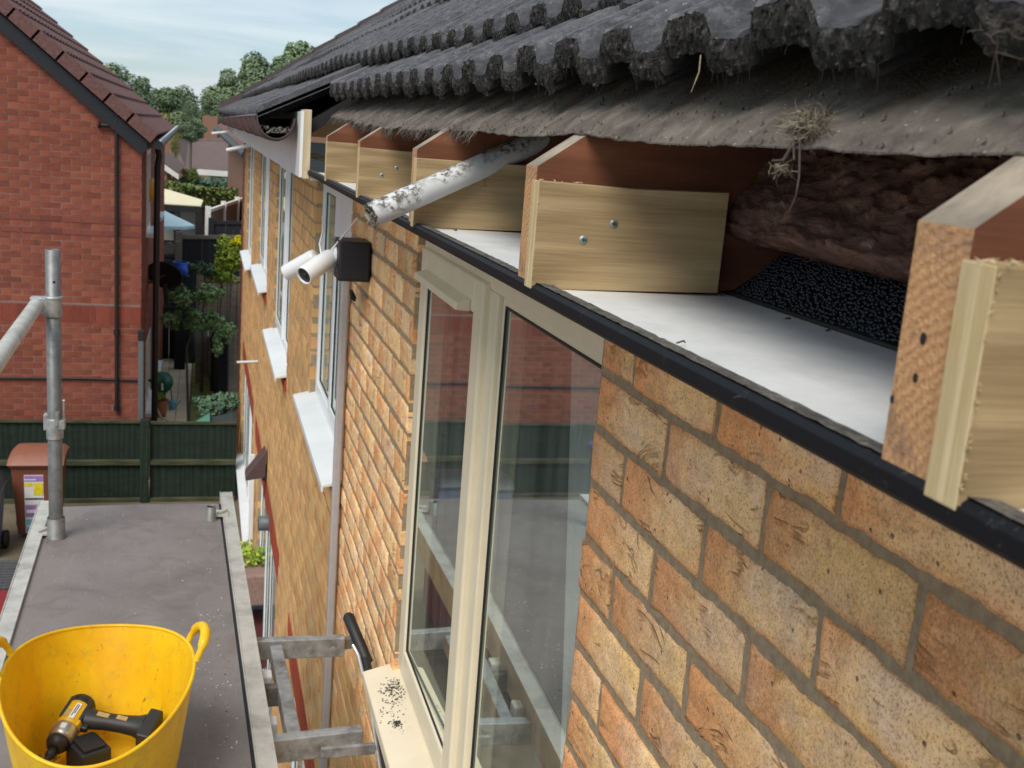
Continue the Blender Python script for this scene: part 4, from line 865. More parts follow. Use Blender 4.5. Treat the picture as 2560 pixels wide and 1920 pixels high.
for zz in (at(100, 550, 1, GY).z, at(100, 578, 1, GY).z):
    zz = round((zz+.035)/.075)*.075; b = MB(); x = gx
    while x > -8.2: b.box(max(x-.22, -8.2), x-.006, GY-.006, GY+.05, zz-.070, zz-.0048); x -= .225
    b.uv = [(.1, .03)]*len(b.v); b.build('dark_course', 'brick_dark', rh)
# side wall running away from the corner
GL = 20.6; gw = [(14.0, 15.0, -1.25, -.18), (16.6, 17.6, -1.25, -.18), (14.0, 15.3, -3.7, -2.75), (16.4, 17.4, -3.7, -2.75)]
Ps = lambda a, b, d: (gx-d, a, b)
brickwall('side_wall', rh, Ps, GY+.102, GL, -4.3, -.12, gw, 'brick_red', mortar='mortar_red', jt=.0048)
for (a, b, z0, z1) in gw:
    t = bpy.data.objects.new('window', None); C.objects.link(t); t.parent = rh; m_ = MB()
    for (p, q_, r_, s_) in ((a, a+.06, z0, z1), (b-.06, b, z0, z1), (a+.06, b-.06, z0, z0+.06), (a+.06, b-.06, z1-.06, z1), ((a+b)/2-.03, (a+b)/2+.03, z0+.06, z1-.06)): m_.box(gx-.06, gx+.004, p, q_, r_, s_)
    m_.build('frame', 'upvc_white', t); MB().box(gx-.03, gx-.02, a+.06, b-.06, z0+.06, z1-.06).build('glass', 'glass', t); MB().box(gx-.5, gx-.4, a, b, z0, z1).build('room', 'room', t)
    MB().box(gx-.05, gx+.10, a-.06, b+.06, z0-.06, z0-.005).build('sill', 'upvc_white', t)
# roof: courses of tiles with a cloaked verge, seen from the near gable end
nrm = Vector((sl, 0, -1)).normalized() if sl > 0 else Vector((-sl, 0, 1)).normalized(); dn_ = Vector((1, 0, sl)).normalized()
vt2 = at(344, 300, 1, GY-.06); e0 = Vector((v2_.x+.02, 0, v2_.z+.005)); thk = .12
rt_ = MB(); vg = MB(); up_ = Vector((0, 0, 1)); updir = -dn_
for i in range(26):
    p0 = e0+updir*(.33*i); p1 = e0+updir*(.33*(i+1)+.04); n_ = nrm if nrm.z > 0 else -nrm
    ny = 40
    def tp(u, v): 
        y = GY-.10+(GL+.12-GY)*v; s_ = p0.lerp(p1, u); ht = thk+.035*(1-u)+.012*math.sin((y-GY)/.30*2*math.pi)
        return Vector((s_.x, y, s_.z))+n_*ht
    rt_.grid(tp, 1, 160); rt_.grid(lambda u, v: tp(0, v)-n_*(.045*u), 1, 160)
    a_ = [p0, p1, p1+n_*(thk+.025), p0+n_*(thk+.032)]
    vs = [Vector((p.x, GY-.135, p.z)) for p in a_]+[Vector((p.x, GY-.09, p.z)) for p in a_]
    vg.add(vs, [(0, 1, 2, 3), (7, 6, 5, 4), (0, 4, 5, 1), (1, 5, 6, 2), (2, 6, 7, 3), (3, 7, 4, 0)])
rt_.build('roof', 'tile_brown', rh); vg.build('verge', 'tile_brown', rh, .006)
w0 = [Vector((v2_.x-.02, 0, lineZ(v2_.x-.02))), Vector((-8.3, 0, lineZ(-8.3)))]
MB().prism([(w0[0].x, w0[0].z), (w0[1].x, w0[1].z), (w0[1].x, w0[1].z-.17), (w0[0].x-.06, w0[0].z-.15), (w0[0].x, w0[0].z-.10)], GY-.075, GY-.045).build('bargeboard', 'navy_board', rh)
MB().prism([(w0[0].x, w0[0].z-.002), (w0[1].x, w0[1].z-.002), (w0[1].x, w0[1].z-.08), (w0[0].x, w0[0].z-.08)], GY-.044, GL+.1).build('roof_deck', 'navy_board', rh)
# gutter, downpipes, cable
ga = at(385, 362, 1, GY-.1); gb = Vector((ga.x, GL, ga.z+.12))
g_ = MB(); g_.tube([ga+Vector((.05, 0, .0)), gb+Vector((.05, 0, 0))], .055, 12); g_.build('gutter', 'paint_black', rh); MB().tube([ga+Vector((.07, 0, .055)), gb+Vector((.07, 0, .055))], .014, 6).build('gutter_lip', 'white_plastic', rh)
pd = at(398, 420, 1, 13.6); g_ = MB(); g_.tube([(pd.x-.02, 13.6, ga.z-.03), (pd.x-.0, 13.6, ga.z-.16), (pd.x-.02, 13.6, ga.z-.3), (pd.x-.04, 13.6, -4.25)], .040, 10); g_.build('downpipe', 'paint_black', rh)
pz = at(292, 335, 1, GY); g_ = MB(); g_.tube([(pz.x, GY-.045, pz.z+.25), (pz.x, GY-.045, at(288, 1020, 1, GY).z)], .022, 10)
for vv in (305, 830, 1018): p = at(289, vv, 1, GY); g_.lathe([(.034, -.03), (.034, .03)], 12, (pz.x, GY-.045, p.z))
ph = at(250, 312, 1, GY); g_.tube([(ph.x, GY-.05, ph.z), (pz.x+.05, GY-.05, ph.z)], .022, 10); g_.lathe([(.04, 0), (.04, .03), (0, .031)], 12, (ph.x-.02, GY-.05, ph.z), (1, 0, 0)); g_.build('soil_pipe', 'paint_black', rh)
g_ = MB(); zc = at(100, 944, 1, GY).z; g_.tube([(-8, GY-.02, zc+.0), (-3, GY-.02, zc-.01), (-1.9, GY-.02, zc), (gx-.02, GY-.02, zc-.01)], .014, 6); g_.build('wall_cable', 'rubber', rh)
px = at(352, 1000, 1, GY).x; g_ = MB(); g_.box(px-.03, px+.035, GY-.07, GY-.012, -4.28, at(350, 845, 1, GY).z); g_.build('downpipe', 'lamp_grey', rh, .01); p = at(352, 835, 1, GY); MB().box(px-.035, px+.04, GY-.08, GY-.01, p.z-.07, p.z+.06).build('pipe_joint', 'rubber', rh, .01)
ab = thing('alarm_box', 'orange bell alarm box on the side of the red house', 'alarm box'); p = at(375, 475, 0, gx+.01)
MB().lathe([(.16, 0), (.16, .05), (.10, .10), (0, .11)], 16, (gx+.006, p.y, p.z), (1, 0, 0)).build('cover', 'alarm', ab); MB().lathe([(.17, 0), (.17, .006)], 16, (gx+.001, p.y, p.z), (1, 0, 0)).build('backplate', 'white_plastic', ab)
# satellite dish
sd_ = thing('satellite_dish', 'black satellite dish on a bracket beside the red house corner', 'satellite dish')
dc = at(412, 688, 1, 14.6); MB().lathe([(.0, .07), (.12, .06), (.22, .03), (.27, 0), (.26, -.012), (.21, .015), (.1, .045), (0, .055)], 26, dc, (.35, .85, .38), 0, True, 1, .8).build('dish', 'paint_black', sd_)
MB().tube([dc, Vector((gx+.02, 14.5, dc.z-.1))], .022, 8).build('arm', 'paint_black', sd_); MB().tube([dc+Vector((0, 0, -.1)), dc+Vector((.03, .12, -.42)), dc+Vector((.03, .2, -.45))], .035, 8).build('feed_horn', 'paint_black', sd_)
# hose reel
hr = thing('hose_reel', 'green hose reel on the red house side wall with a trailing hose', 'hose reel'); p = at(405, 955, 1, 14.8)
MB().lathe([(.0, -.05), (.15, -.05), (.15, -.035), (.07, -.03), (.07, .03), (.15, .035), (.15, .05), (0, .05)], 26, p, (.55, -1, .2)).build('drum', 'hose_green', hr)
MB().tube([p, Vector((gx, p.y+.1, p.z))], .02, 8).build('mount', 'paint_black', hr); MB().tube([p+Vector((0, -.08, 0)), p+Vector((.01, -.1, -.10))], .012, 6).build('crank', 'white_plastic', hr)
MB().tube([p+Vector((-.1, -.05, -.1)), p+Vector((-.07, -.1, -.35)), p+Vector((0, -.15, -.5)), p+Vector((.1, -.2, -.52))], .013, 8).build('hose', 'hose', hr)
# ---------------------------------------------------------------- boundary fence (featherboard panels between posts)
def fence(name, label, x0, x1, y, zt, zb, mat, rails, post_x=(), cat='fence', group=None, boards=.12, railmat=None, angle=None, cap=True, postmat=None):
    t = thing(name, label, cat, group)
    b = MB(); n = max(1, int(abs(x1-x0)/boards)); yy = (lambda x: y) if not callable(y) else y
    for i in range(n):
        a = x0+(x1-x0)*i/n; c = x0+(x1-x0)*(i+1)/n; ya = yy((a+c)/2); 
        b.add([(a+.004, yy(a)-.010, zb), (c+.002, yy(c)+.004, zb), (c+.002, yy(c)+.004, zt-R.uniform(0, .006)), (a+.004, yy(a)-.010, zt-R.uniform(0, .006)), (a, yy(a)+.016, zb), (c, yy(c)+.016, zb), (c, yy(c)+.016, zt-.003), (a, yy(a)+.016, zt-.003)], [(0, 1, 2, 3), (5, 4, 7, 6), (3, 2, 6, 7), (0, 3, 7, 4), (1, 5, 6, 2)])
    b.build('panel', mat, t)
    for rz in rails:
        r_ = MB(); r_.add([(x, yy(x)+dy, z) for x in (x0, x1) for dy, z in ((-.055, rz-.05), (-.055, rz), (-.012, rz+.012), (-.012, rz-.062))], [(0, 1, 2, 3), (7, 6, 5, 4), (0, 4, 5, 1), (1, 5, 6, 2), (0, 3, 7, 4)]); r_.build('rail', railmat or mat, t)
    if cap:
        r_ = MB(); r_.add([(x, yy(x)+dy, z) for x in (x0, x1) for dy, z in ((-.03, zt), (-.03, zt+.024), (.03, zt+.024), (.03, zt))], [(0, 1, 2, 3), (7, 6, 5, 4), (0, 4, 5, 1), (1, 5, 6, 2), (2, 6, 7, 3)]); r_.build('capping', railmat or mat, t)
    for px_ in post_x: MB().box(px_-.05, px_+.05, yy(px_)-.085, yy(px_)+.03, zb, zt+.05).build('post', postmat or mat, t, .004)
    return t
FY = 12.0; FT = at(200, 1056, 1, FY).z; fpx = at(362, 1100, 1, FY).x; fr = at(592, 1056, 1, FY).x
rs = [at(250, v, 1, FY).z for v in (1150, 1246)]
fence('panel_fence', 'dark green boundary fence behind the brown wheelie bin', -8.2, fpx-.045, FY, FT, -4.28, 'fence_green', rs, (fpx,), railmat='fence_moss')
fence('panel_fence', 'dark green boundary fence between the post and the house wall', fpx+.055, fr, FY, FT-.01, -4.28, 'fence_green', rs, (), railmat='fence_moss')
# ---------------------------------------------------------------- wheelie bins
def bin_(name, label, X, Y, body, lid, sc_=1, stick=False, rz=0, group='wheelie bins in front of the fence'):
    t = thing(name, label, 'wheelie bin', group); T = Matrix.Translation((X, Y, -4.29)) @ Matrix.Rotation(rz, 4, 'Z') @ Matrix.Scale(sc_, 4)
    def fr_(z, wx, y0, y1): return [T @ Vector(p) for p in ((-wx, y0, z), (wx, y0, z), (wx, y1, z), (-wx, y1, z))]
    m_ = MB(); S_ = [fr_(.05, .215, -.24, .20), fr_(.86, .265, -.31, .26), fr_(.90, .285, -.335, .29), fr_(.95, .285, -.335, .29)]; vs = [p for s_ in S_ for p in s_]
    m_.add(vs, [(0, 3, 2, 1)]+[(i*4+k, i*4+(k+1) % 4, (i+1)*4+(k+1) % 4, (i+1)*4+k) for i in range(3) for k in range(4)]+[(12, 13, 14, 15)]); m_.build('body', body, t, .012)
    l_ = MB(); l_.grid(lambda u, v: T @ Vector(((-.30+.60*u), -.36+.70*v, .955+.105*math.sin(math.pi*min(1, max(0, v)))**.55*(1-.35*(2*u-1)**6)-(.03 if v in (0, 1) or u in (0, 1) else 0))), 12, 10); l_.build('lid', lid, t)
    for sx in (-1, 1):
        w0_ = T @ Vector((sx*.26, .22, .10)); MB().lathe([(0, -.025), (.10, -.025), (.10, .025), (0, .025)], 20, w0_, (math.cos(rz), math.sin(rz), 0)).build('wheel', 'rubber', t)
    MB().tube([T @ Vector((-.2, .33, .93)), T @ Vector((.2, .33, .93))], .014, 8).build('handle', body, t)
    if stick:
        F = lambda x, z: T @ Vector((x, -.24-.07*(z-.05)/.81-.004, z))
        def patch(x0, x1, z0, z1, mat, o=0.):
            m2 = MB(); m2.add([F(x0, z0)+Vector((0, -o, 0)), F(x1, z0)+Vector((0, -o, 0)), F(x1, z1)+Vector((0, -o, 0)), F(x0, z1)+Vector((0, -o, 0))], [(0, 1, 2, 3)]); o2 = m2.build('sticker', mat, t); return o2
        patch(-.13, .075, .08, .80, 'label_white'); 
        for (a, b, c, d, m3) in ((-.125, .07, .72, .79, 'purple'), (-.125, .0, .735, .75, 'label_white'), (-.03, .07, .55, .70, 'yellow_st'), (-.125, -.04, .66, .70, 'yellow_st'), (-.125, .07, .495, .515, 'navy_st'), (-.125, .07, .28, .43, 'purple'), (-.115, .0, .33, .37, 'label_white'), (-.125, .07, .10, .25, 'cyan_st'), (-.115, -.01, .15, .18, 'label_white')): patch(a, b, c, d, m3, .003 if m3 != 'label_white' else .005)
    return t
bp_ = at(100, 1335, 2, -4.29); bin_('wheelie_bin', 'brown wheelie bin with a strip of coloured stickers', bp_.x, 11.0, 'bin_brown', 'bin_lid', .93, True)
b2 = at(-45, 1380, 2, -4.29); bin_('wheelie_bin', 'grey blue wheelie bin with a black lid cut off by the left edge', b2.x, 10.4, 'bin_grey', 'bin_dark', .78)
bin_('wheelie_bin', 'dark wheelie bin with a bright blue lid, seen only mirrored in the window', -4.4, 10.9, 'bin_dark', 'lid_blue', 1.)
# garden table with a red cloth, bottom left
gt_ = thing('garden_table', 'grey woven garden table over a red cover at the left edge', 'table')
q0 = at(0, 1395, 2, -3.6); q1 = at(52, 1412, 2, -3.6); q2 = at(48, 1478, 2, -3.6)
m_ = MB(); X1 = q1.x+.07; Y1 = q1.y+.12; Y0 = q2.y+.06
for i in range(26): m_.box(X1-1.3+.05*i, X1-1.3+.05*i+.034, Y0, Y1, -3.61, -3.60)
for i in range(int((Y1-Y0)/.06)): m_.box(X1-1.3, X1, Y0+.06*i, Y0+.06*i+.038, -3.600, -3.594)
m_.build('woven_top', 'table_grey', gt_)
m_ = MB(); m_.box(X1-1.3, X1-.002, Y0-.5, Y0-.006, -3.66, -3.60); m_.box(X1-1.3, X1-.01, Y0-.48, Y1, -4.2, -3.661); m_.build('cover', 'red_cloth', gt_, .02)
MB().box(X1-1.3, X1-.05, Y0-1.6, Y0-.55, -4.28, -3.75).build('bench', 'red_dark', gt_, .02)
# hanging planters and clutter by the wall
for i, (u, v, w3, lab) in enumerate(((625, 1405, .16, 'pink brown trough planter with green leaves near the wall'), (600, 1385, .14, 'small pink brown planter behind the trough'))):
    t = thing('planter', lab, 'planter', 'planters near the foot of the wall'); p = at(u, v, 2, -3.4 if i == 0 else -3.5); T = Matrix.Translation(p)
    m_ = MB(); m_.box(-w3, w3, -.30, .02, -.28, 0, 0, T); m_.build('trough', 'planter', t, .02); m_ = MB()
    for k_ in range(160):
        c = p+Vector((R.uniform(-w3, w3)*.8, R.uniform(-.25, .0)+.12, R.uniform(0, .09))); s_ = R.uniform(.015, .035); e1 = Vector((R.uniform(-1, 1), R.uniform(-1, 1), R.uniform(-.5, 1))).normalized(); e2 = e1.orthogonal(); m_.add([c-e1*s_, c+e2*s_*.5, c+e1*s_, c-e2*s_*.5], [(0, 1, 2, 3)])
    m_.build('foliage', 'leaf_lime', t)
    MB().tube([p+Vector((w3, -.1, 0)), p+Vector((w3+.05, .4, .35)), p+Vector((.15, .8, .6))], .02, 6).build('support', 'planter', t)
cn = thing('crate', 'dark red crate with a grey lid beside the platform rail', 'crate'); p = at(632, 1545, 2, -3.9)
MB().box(-.22, .16, -.5, .3, -.38, 0, 0, Matrix.Translation(p)).build('body', 'red_dark', cn, .01); MB().box(-.0, .12, .15, .40, .002, .05, 0, Matrix.Translation(p)).build('lid', 'bin_grey', cn, .01)
# ---------------------------------------------------------------- foliage helpers
def leaves(mb, c, rx, ry, rz, n, s_, lumps=9, seed=0, gap=.0):
    r = random.Random(seed); L_ = []
    for _ in range(lumps*2):
        d = Vector((r.gauss(0, 1), r.gauss(0, 1), r.gauss(0, 1))).normalized(); f = r.uniform(.35, .82)
        if d.z < 0: f *= .8
        L_.append((Vector((d.x*rx*f, d.y*ry*f, d.z*rz*f)), r.uniform(.20, .36)))
    L_ += [(Vector((0, 0, 0)), .66)]*max(2, lumps//3)
    for i in range(n):
        o, q_ = L_[r.randrange(len(L_))]; d = Vector((r.gauss(0, 1), r.gauss(0, 1), r.gauss(0, 1))).normalized(); rr = q_*(.55+.5*r.random()**.6+.10*nz(d.x*4+i % 7, d.y*4, d.z*4))
        p = Vector(c)+o+Vector((d.x*rx, d.y*ry, d.z*rz))*rr; k_ = s_*r.uniform(.5, 1.3); nn_ = (d+Vector((r.uniform(-1, 1), r.uniform(-1, 1), r.uniform(-.4, 1.2)))*.8).normalized()
        e1 = nn_.orthogonal().normalized(); e1 = (Matrix.Rotation(r.random()*6.28, 3, nn_) @ e1); e2 = nn_.cross(e1)
        mb.add([p-e1*k_, p+e2*k_*.55, p+e1*k_, p-e2*k_*.55], [(0, 1, 2, 3)])
def tree(label, u0, u1, vt, vb, Y, mat='leaf_far', n=5200, gz=-4.3, group='trees on the horizon', leafs=None, seed=1, name='tree'):
    a = at(u0, vt, 1, Y); b = at(u1, vb, 1, Y); t = thing(name, label, 'tree', group)
    cx = (a.x+b.x)/2; cz = (a.z+b.z)/2; rx = abs(b.x-a.x)/2*1.22; rz = abs(a.z-b.z)/2*1.04; m_ = MB()
    leaves(m_, (cx, Y, cz), rx, rx*.8, rz, int(n*2.1), leafs or rx*.055, 14, seed); m_.build('crown', mat, t)
    m_ = MB(); m_.tube([(cx, Y, gz), (cx+.02*rx, Y, cz-rz*.5), (cx, Y, cz+rz*.5)], [rx*.09, rx*.06, rx*.02], 8)
    for s_ in (-1, 1): m_.tube([(cx, Y, cz-rz*.6), (cx+s_*rx*.5, Y, cz+rz*.2)], [rx*.04, rx*.015], 6)
    m_.build('trunk', 'bark', t); return t
tree('tall rounded tree rising behind the red house roof', 225, 378, 138, 330, 62, n=7000, seed=3)
tree('broad dark tree in the middle of the gap', 350, 484, 192, 335, 66, 'leaf_far', 7000, seed=5)
tree('tree left of the tallest one above the terrace roof', 498, 625, 176, 345, 64, 'leaf_far2', 7000, seed=8)
tree('tallest tree emerging behind the terrace roof', 590, 745, 124, 330, 68, 'leaf_far', 8000, seed=11)
tree('tree top just showing over the roof slope', 690, 900, 78, 300, 72, 'leaf_far2', 9000, seed=13)
tree('rounded tree filling the space under the tallest tree', 560, 690, 190, 350, 63, 'leaf_far2', 6000, seed=37)
tree('dark tree left of the terrace roof edge', 500, 580, 215, 345, 61, 'leaf_far', 4500, seed=39)
tree('tree tucked behind the red house verge', 300, 400, 200, 330, 64, 'leaf_far', 5000, seed=43)
tree('low trees filling the gap under the broad middle tree', 400, 520, 262, 345, 65, 'leaf_far2', 4500, seed=45)
tree('small pointed tree at the right side of the middle tree', 455, 500, 235, 330, 60, 'leaf_far', 2500, seed=17)
tree('low olive green tree between the houses', 345, 440, 270, 350, 52, 'leaf_olive', 3500, seed=19)
tree('dark round garden tree in front of the bungalow ridge', 438, 515, 286, 362, 40, 'leaf_far', 4000, seed=23, group='garden trees')
tree('narrow yellowish shrub beside the black downpipe', 424, 455, 318, 410, 34, 'leaf_olive', 2200, seed=29, group='garden trees')
tree('low bushy green tree before the bungalow', 452, 500, 415, 462, 33, 'leaf_hedge', 2200, seed=31, group='garden trees')
# distant ridge of woodland
# ---------------------------------------------------------------- bungalow and garden structures
def quad(mb, pts, th=.06):
    pts = [Vector(p) for p in pts]; n_ = (pts[1]-pts[0]).cross(pts[2]-pts[0]).normalized()*th; mb.add(pts+[p-n_ for p in pts], [(0, 1, 2, 3), (7, 6, 5, 4), (0, 4, 5, 1), (1, 5, 6, 2), (2, 6, 7, 3), (3, 7, 4, 0)])
bg_ = thing('bungalow', 'brown roofed bungalow with a white fascia beyond the gardens', 'bungalow')
e_l = at(462, 422, 1, 42); e_r = at(720, 432, 1, 42); r_l = at(474, 352, 1, 46); r_r = at(720, 356, 1, 46)
m_ = MB(); quad(m_, [e_l, e_r, r_r, r_l]); quad(m_, [r_l, r_r, (r_r.x, 50, e_r.z), (r_l.x-.6, 50, e_l.z)]); quad(m_, [at(428, 330, 1, 44), at(474, 352, 1, 46), at(466, 424, 1, 42), at(424, 418, 1, 42)]); m_.build('roof', 'roof_bungalow', bg_)
z_ = e_l.z; x_ = at(492, 430, 1, 42).x; MB().box(x_, e_r.x, 41.9, 42.0, at(500, 437, 1, 42).z, z_+.02).build('fascia', 'white_wall', bg_)
MB().box(x_+.4, e_r.x-.4, 42.5, 49, -4.3, z_-.25).build('wall', 'white_wall', bg_); MB().box(x_+.55, e_r.x-1.6, 42.44, 42.49, at(500, 446, 1, 42).z, z_-.25).build('window', 'pale_panel', bg_)
ch_ = thing('chimney_house', 'distant pinkish roofed house with a chimney behind the bungalow', 'house'); p = at(525, 290, 1, 55)
MB().box(p.x-.35, p.x+.35, 54.5, 55.5, -3, p.z).build('chimney', 'brick_orange', ch_); a = at(455, 330, 1, 55); m_ = MB(); quad(m_, [at(440, 350, 1, 54), at(560, 352, 1, 54), at(560, 318, 1, 57), at(450, 322, 1, 57)]); m_.build('roof', 'roof_bungalow', ch_)
MB().box(a.x-1, p.x+2, 54.6, 60, -4.3, a.z-.1).build('wall', 'brick_orange', ch_)
gh = thing('outbuilding', 'small outbuilding with a white bargeboard beside the downpipe', 'outbuilding'); A_ = at(395, 395, 1, 30); B_ = at(447, 432, 1, 30)
m_ = MB(); quad(m_, [A_, B_, (B_.x+.1, 34, B_.z+.05), (A_.x+.1, 34, A_.z+.05)], .08); m_.build('roof', 'roof_bungalow', gh)
MB().prism([(A_.x, A_.z-.04), (B_.x, B_.z-.04), (B_.x, B_.z-.18), (A_.x, A_.z-.2)], 29.9, 29.97).build('bargeboard', 'white_wall', gh); MB().prism([(A_.x-1, -4.3), (B_.x-.3, -4.3), (B_.x-.3, B_.z-.1), (A_.x-1, A_.z)], 30, 34).build('wall', 'brick_orange', gh)
def hedge(label, pts, z0, h, w3, mat, n, seed, s_=.07, name='hedge'):
    m_ = MB(); r = random.Random(seed)
    for i in range(n):
        f = r.random()*(len(pts)-1); k_ = int(f); a, b = Vector(pts[k_]), Vector(pts[k_+1]); c = a.lerp(b, f-k_)+Vector((r.gauss(0, w3*.4), r.gauss(0, w3*.4), -h*r.random()**1.5+.10*nz(f*7, seed)))
        e1 = Vector((r.uniform(-1, 1), r.uniform(-1, 1), r.uniform(-1, 1))).normalized(); e2 = e1.orthogonal().normalized(); k2 = s_*r.uniform(.5, 1.2); m_.add([c-e1*k2, c+e2*k2*.6, c+e1*k2, c-e2*k2*.6], [(0, 1, 2, 3)])
    return tag(m_.build(name, mat), label, 'hedge')
hedge('long trimmed hedge running above the brown fences', [at(392, 452, 1, 27), at(440, 462, 1, 28), at(520, 472, 1, 29), at(620, 478, 1, 30)], 0, .55, .35, 'leaf_hedge', 7000, 4)
hedge('dark mixed shrubs below the bungalow fascia', [at(455, 445, 1, 33), at(530, 452, 1, 34), at(620, 450, 1, 34)], 0, .6, .4, 'leaf_fern', 3500, 6)
def sfence(label, pA, pB, h, mat, cap=None, boards=.14):
    t = thing('garden_fence', label, 'fence', 'fences between the far gardens'); pA = Vector(pA); pB = Vector(pB); L = (pB-pA).length; n = max(2, int((pB-pA).xy.length/boards)); m_ = MB(); dd = (pB-pA)/n; nn_ = Vector((-dd.y, dd.x, 0)).normalized()
    for i in range(n):
        a = pA+dd*i; b = pA+dd*(i+.93); o = nn_*.012
        m_.add([a-o, b-o, b-o-Vector((0, 0, h)), a-o-Vector((0, 0, h)), a+o, b+o, b+o-Vector((0, 0, h)), a+o-Vector((0, 0, h))], [(0, 3, 2, 1), (4, 5, 6, 7), (0, 1, 5, 4), (1, 2, 6, 5), (3, 0, 4, 7)])
    m_.build('panel', mat, t)
    m_ = MB()
    for z in (0,)+((-.95*h,) if cap == 'white_wall' else ()): quad(m_, [pA+Vector((0, 0, z+.03))-nn_*.04, pB+Vector((0, 0, z+.03))-nn_*.04, pB+Vector((0, 0, z+.03))+nn_*.04, pA+Vector((0, 0, z+.03))+nn_*.04], .07)
    m_.build('capping', cap or mat, t)
    k_ = 0
    while k_*1.8 <= L: 
        p = pA+(pB-pA)*(min(1, k_*1.8/L)); MB().box(p.x-.06, p.x+.06, p.y-.06, p.y+.06, p.z-h-.3, p.z+.10).build('post', cap or mat, t); k_ += 1
    return t
sfence('brown board fence under the long hedge', at(495, 488, 1, 29), at(640, 486, 1, 30), 1.8, 'fence_brown')
sfence('sloping fence with pale capping rails', at(520, 527, 1, 24), at(618, 493, 1, 29), .75, 'brown_wood', 'white_wall')
sfence('black fence below the sloping pale capped fence', at(528, 556, 1, 23.6), at(640, 556, 1, 23.6), 1.3, 'fence_black')
sfence('large black garden fence behind the lime shrub', at(448, 592, 1, 21), at(640, 592, 1, 21), 1.85, 'fence_black', 'brown_wood')
sfence('weathered brown fence behind the apple tree', at(500, 697, 1, 18.4), at(640, 697, 1, 18.4), 1.75, 'fence_brown')
sfence('dark trellis fence down the side of the lawn', at(518, 855, 1, 19.5), at(560, 830, 1, 16.0), 1.0, 'fence_black')
sfence('dark low fence at the end of the paved path', at(385, 770, 1, 20.4), at(520, 770, 1, 20.4), 1.05, 'fence_black')
# gazebo
gz_ = thing('gazebo', 'dark framed gazebo with a cream polycarbonate roof', 'gazebo'); a = at(372, 506, 1, 24); b = at(502, 514, 1, 24); c = at(506, 500, 1, 24.8); d = at(388, 462, 1, 27)
m_ = MB(); quad(m_, [a, b, at(508, 500, 1, 25.5), at(400, 468, 1, 27)], .05); m_.build('roof', 'cream_roof', gz_); MB().prism([(a.x, a.z-.02), (b.x, b.z-.02), (b.x, b.z-.16), (a.x, a.z-.16)], 23.95, 24.05).build('beam', 'dark_frame', gz_)
for u in (398, 443, 497): p = at(u, 520, 1, 24); MB().box(p.x-.07, p.x+.07, 23.96, 24.1, -4.3, a.z-.1).build('post', 'dark_frame', gz_)
MB().box(a.x, b.x, 25.6, 25.7, -4.3, a.z-.1).build('back_wall', 'dark_frame', gz_)
for (u0, u1, v0, v1) in ((450, 491, 525, 588), (408, 434, 560, 601)): p = at(u0, v0, 1, 25.2); q_ = at(u1, v1, 1, 25.2); MB().box(p.x, q_.x, 25.2, 25.26, q_.z, p.z).build('panel', 'pale_panel', gz_)
ps = thing('parasol', 'pale blue garden parasol in front of the gazebo', 'parasol'); ap = at(402, 522, 1, 22.4); rm = at(487, 563, 1, 22.4); r_ = rm.x-ap.x; h_ = ap.z-rm.z
m_ = MB(); n = 8; rim_ = [Vector((ap.x+r_*math.cos(2*math.pi*k/n), 22.4+r_*math.sin(2*math.pi*k/n), ap.z-h_)) for k in range(n)]; m_.add([ap]+rim_, [(0, 1+(k+1) % n, 1+k) for k in range(n)]); m_.add([p+Vector((0, 0, 0)) for p in rim_]+[p-Vector((0, 0, .06)) for p in rim_], [(k, (k+1) % n, n+(k+1) % n, n+k) for k in range(n)]); m_.build('canopy', 'parasol', ps)
MB().tube([(ap.x, 22.4, -4.3), (ap.x, 22.4, ap.z)], .025, 8).build('pole', 'dark_frame', ps)
sk_ = thing('slatted_gate', 'grey framed gate with dark slats below the gazebo', 'gate'); a = at(399, 603, 1, 20.8); b = at(447, 603, 1, 20.8)
for x in (a.x, b.x-.06): MB().box(x, x+.08, 20.7, 20.8, -4.3, a.z+.02).build('post', 'brown_wood', sk_)
m_ = MB()
for i in range(14): m_.box(a.x+.09, b.x-.07, 20.73, 20.77, a.z-.25-.09*i, a.z-.25-.09*i+.07)
m_.build('slats', 'fence_black', sk_); MB().prism([(a.x, a.z-.15), (a.x+.15, a.z-.02), (b.x-.15, b.z-.02), (b.x, b.z-.15), (b.x, b.z-.24), (a.x, a.z-.24)], 20.71, 20.79).build('arched_top', 'brown_wood', sk_)
# shrubs
def shrub(label, u, v, Y, rx, rz, mat, n, s_, seed, name='shrub', stem=True, top=None, gz=-4.3, ry=None):
    t = thing(name, label, 'shrub', 'shrubs in the gardens'); c = at(u, v, 1, Y); m_ = MB(); leaves(m_, c, rx, ry or rx*.7, rz, n, s_, 10, seed); m_.build('foliage', mat, t)
    m_ = MB(); m_.tube([(c.x, Y, gz), (c.x+.03, Y, c.z)], [.03, .015], 6); m_.build('stem', 'bark', t)
    if top: m_ = MB(); leaves(m_, at(*top[:2], 1, Y-.1), rx*.45, rx*.3, rz*.22, 500, s_*.9, 5, seed+1); m_.build('blossom', 'leaf_yellow', t)
    return t
shrub('lime green shrub with bright yellow tips by the terrace corner', 575, 640, 17.2, .36, .42, 'leaf_lime', 2600, .035, 41, top=(594, 602))
shrub('feathery grey green fern below the black fence', 508, 672, 17.6, .30, .13, 'leaf_fern', 900, .04, 43)
shrub('yellowish ground shrub along the brown fence top', 550, 690, 17.8, .38, .13, 'leaf_lime', 1000, .035, 47)
ax = thing('apple_tree', 'young leaning apple tree with a sparse dark green crown', 'tree'); c = at(500, 780, 1, 15.4); m_ = MB()
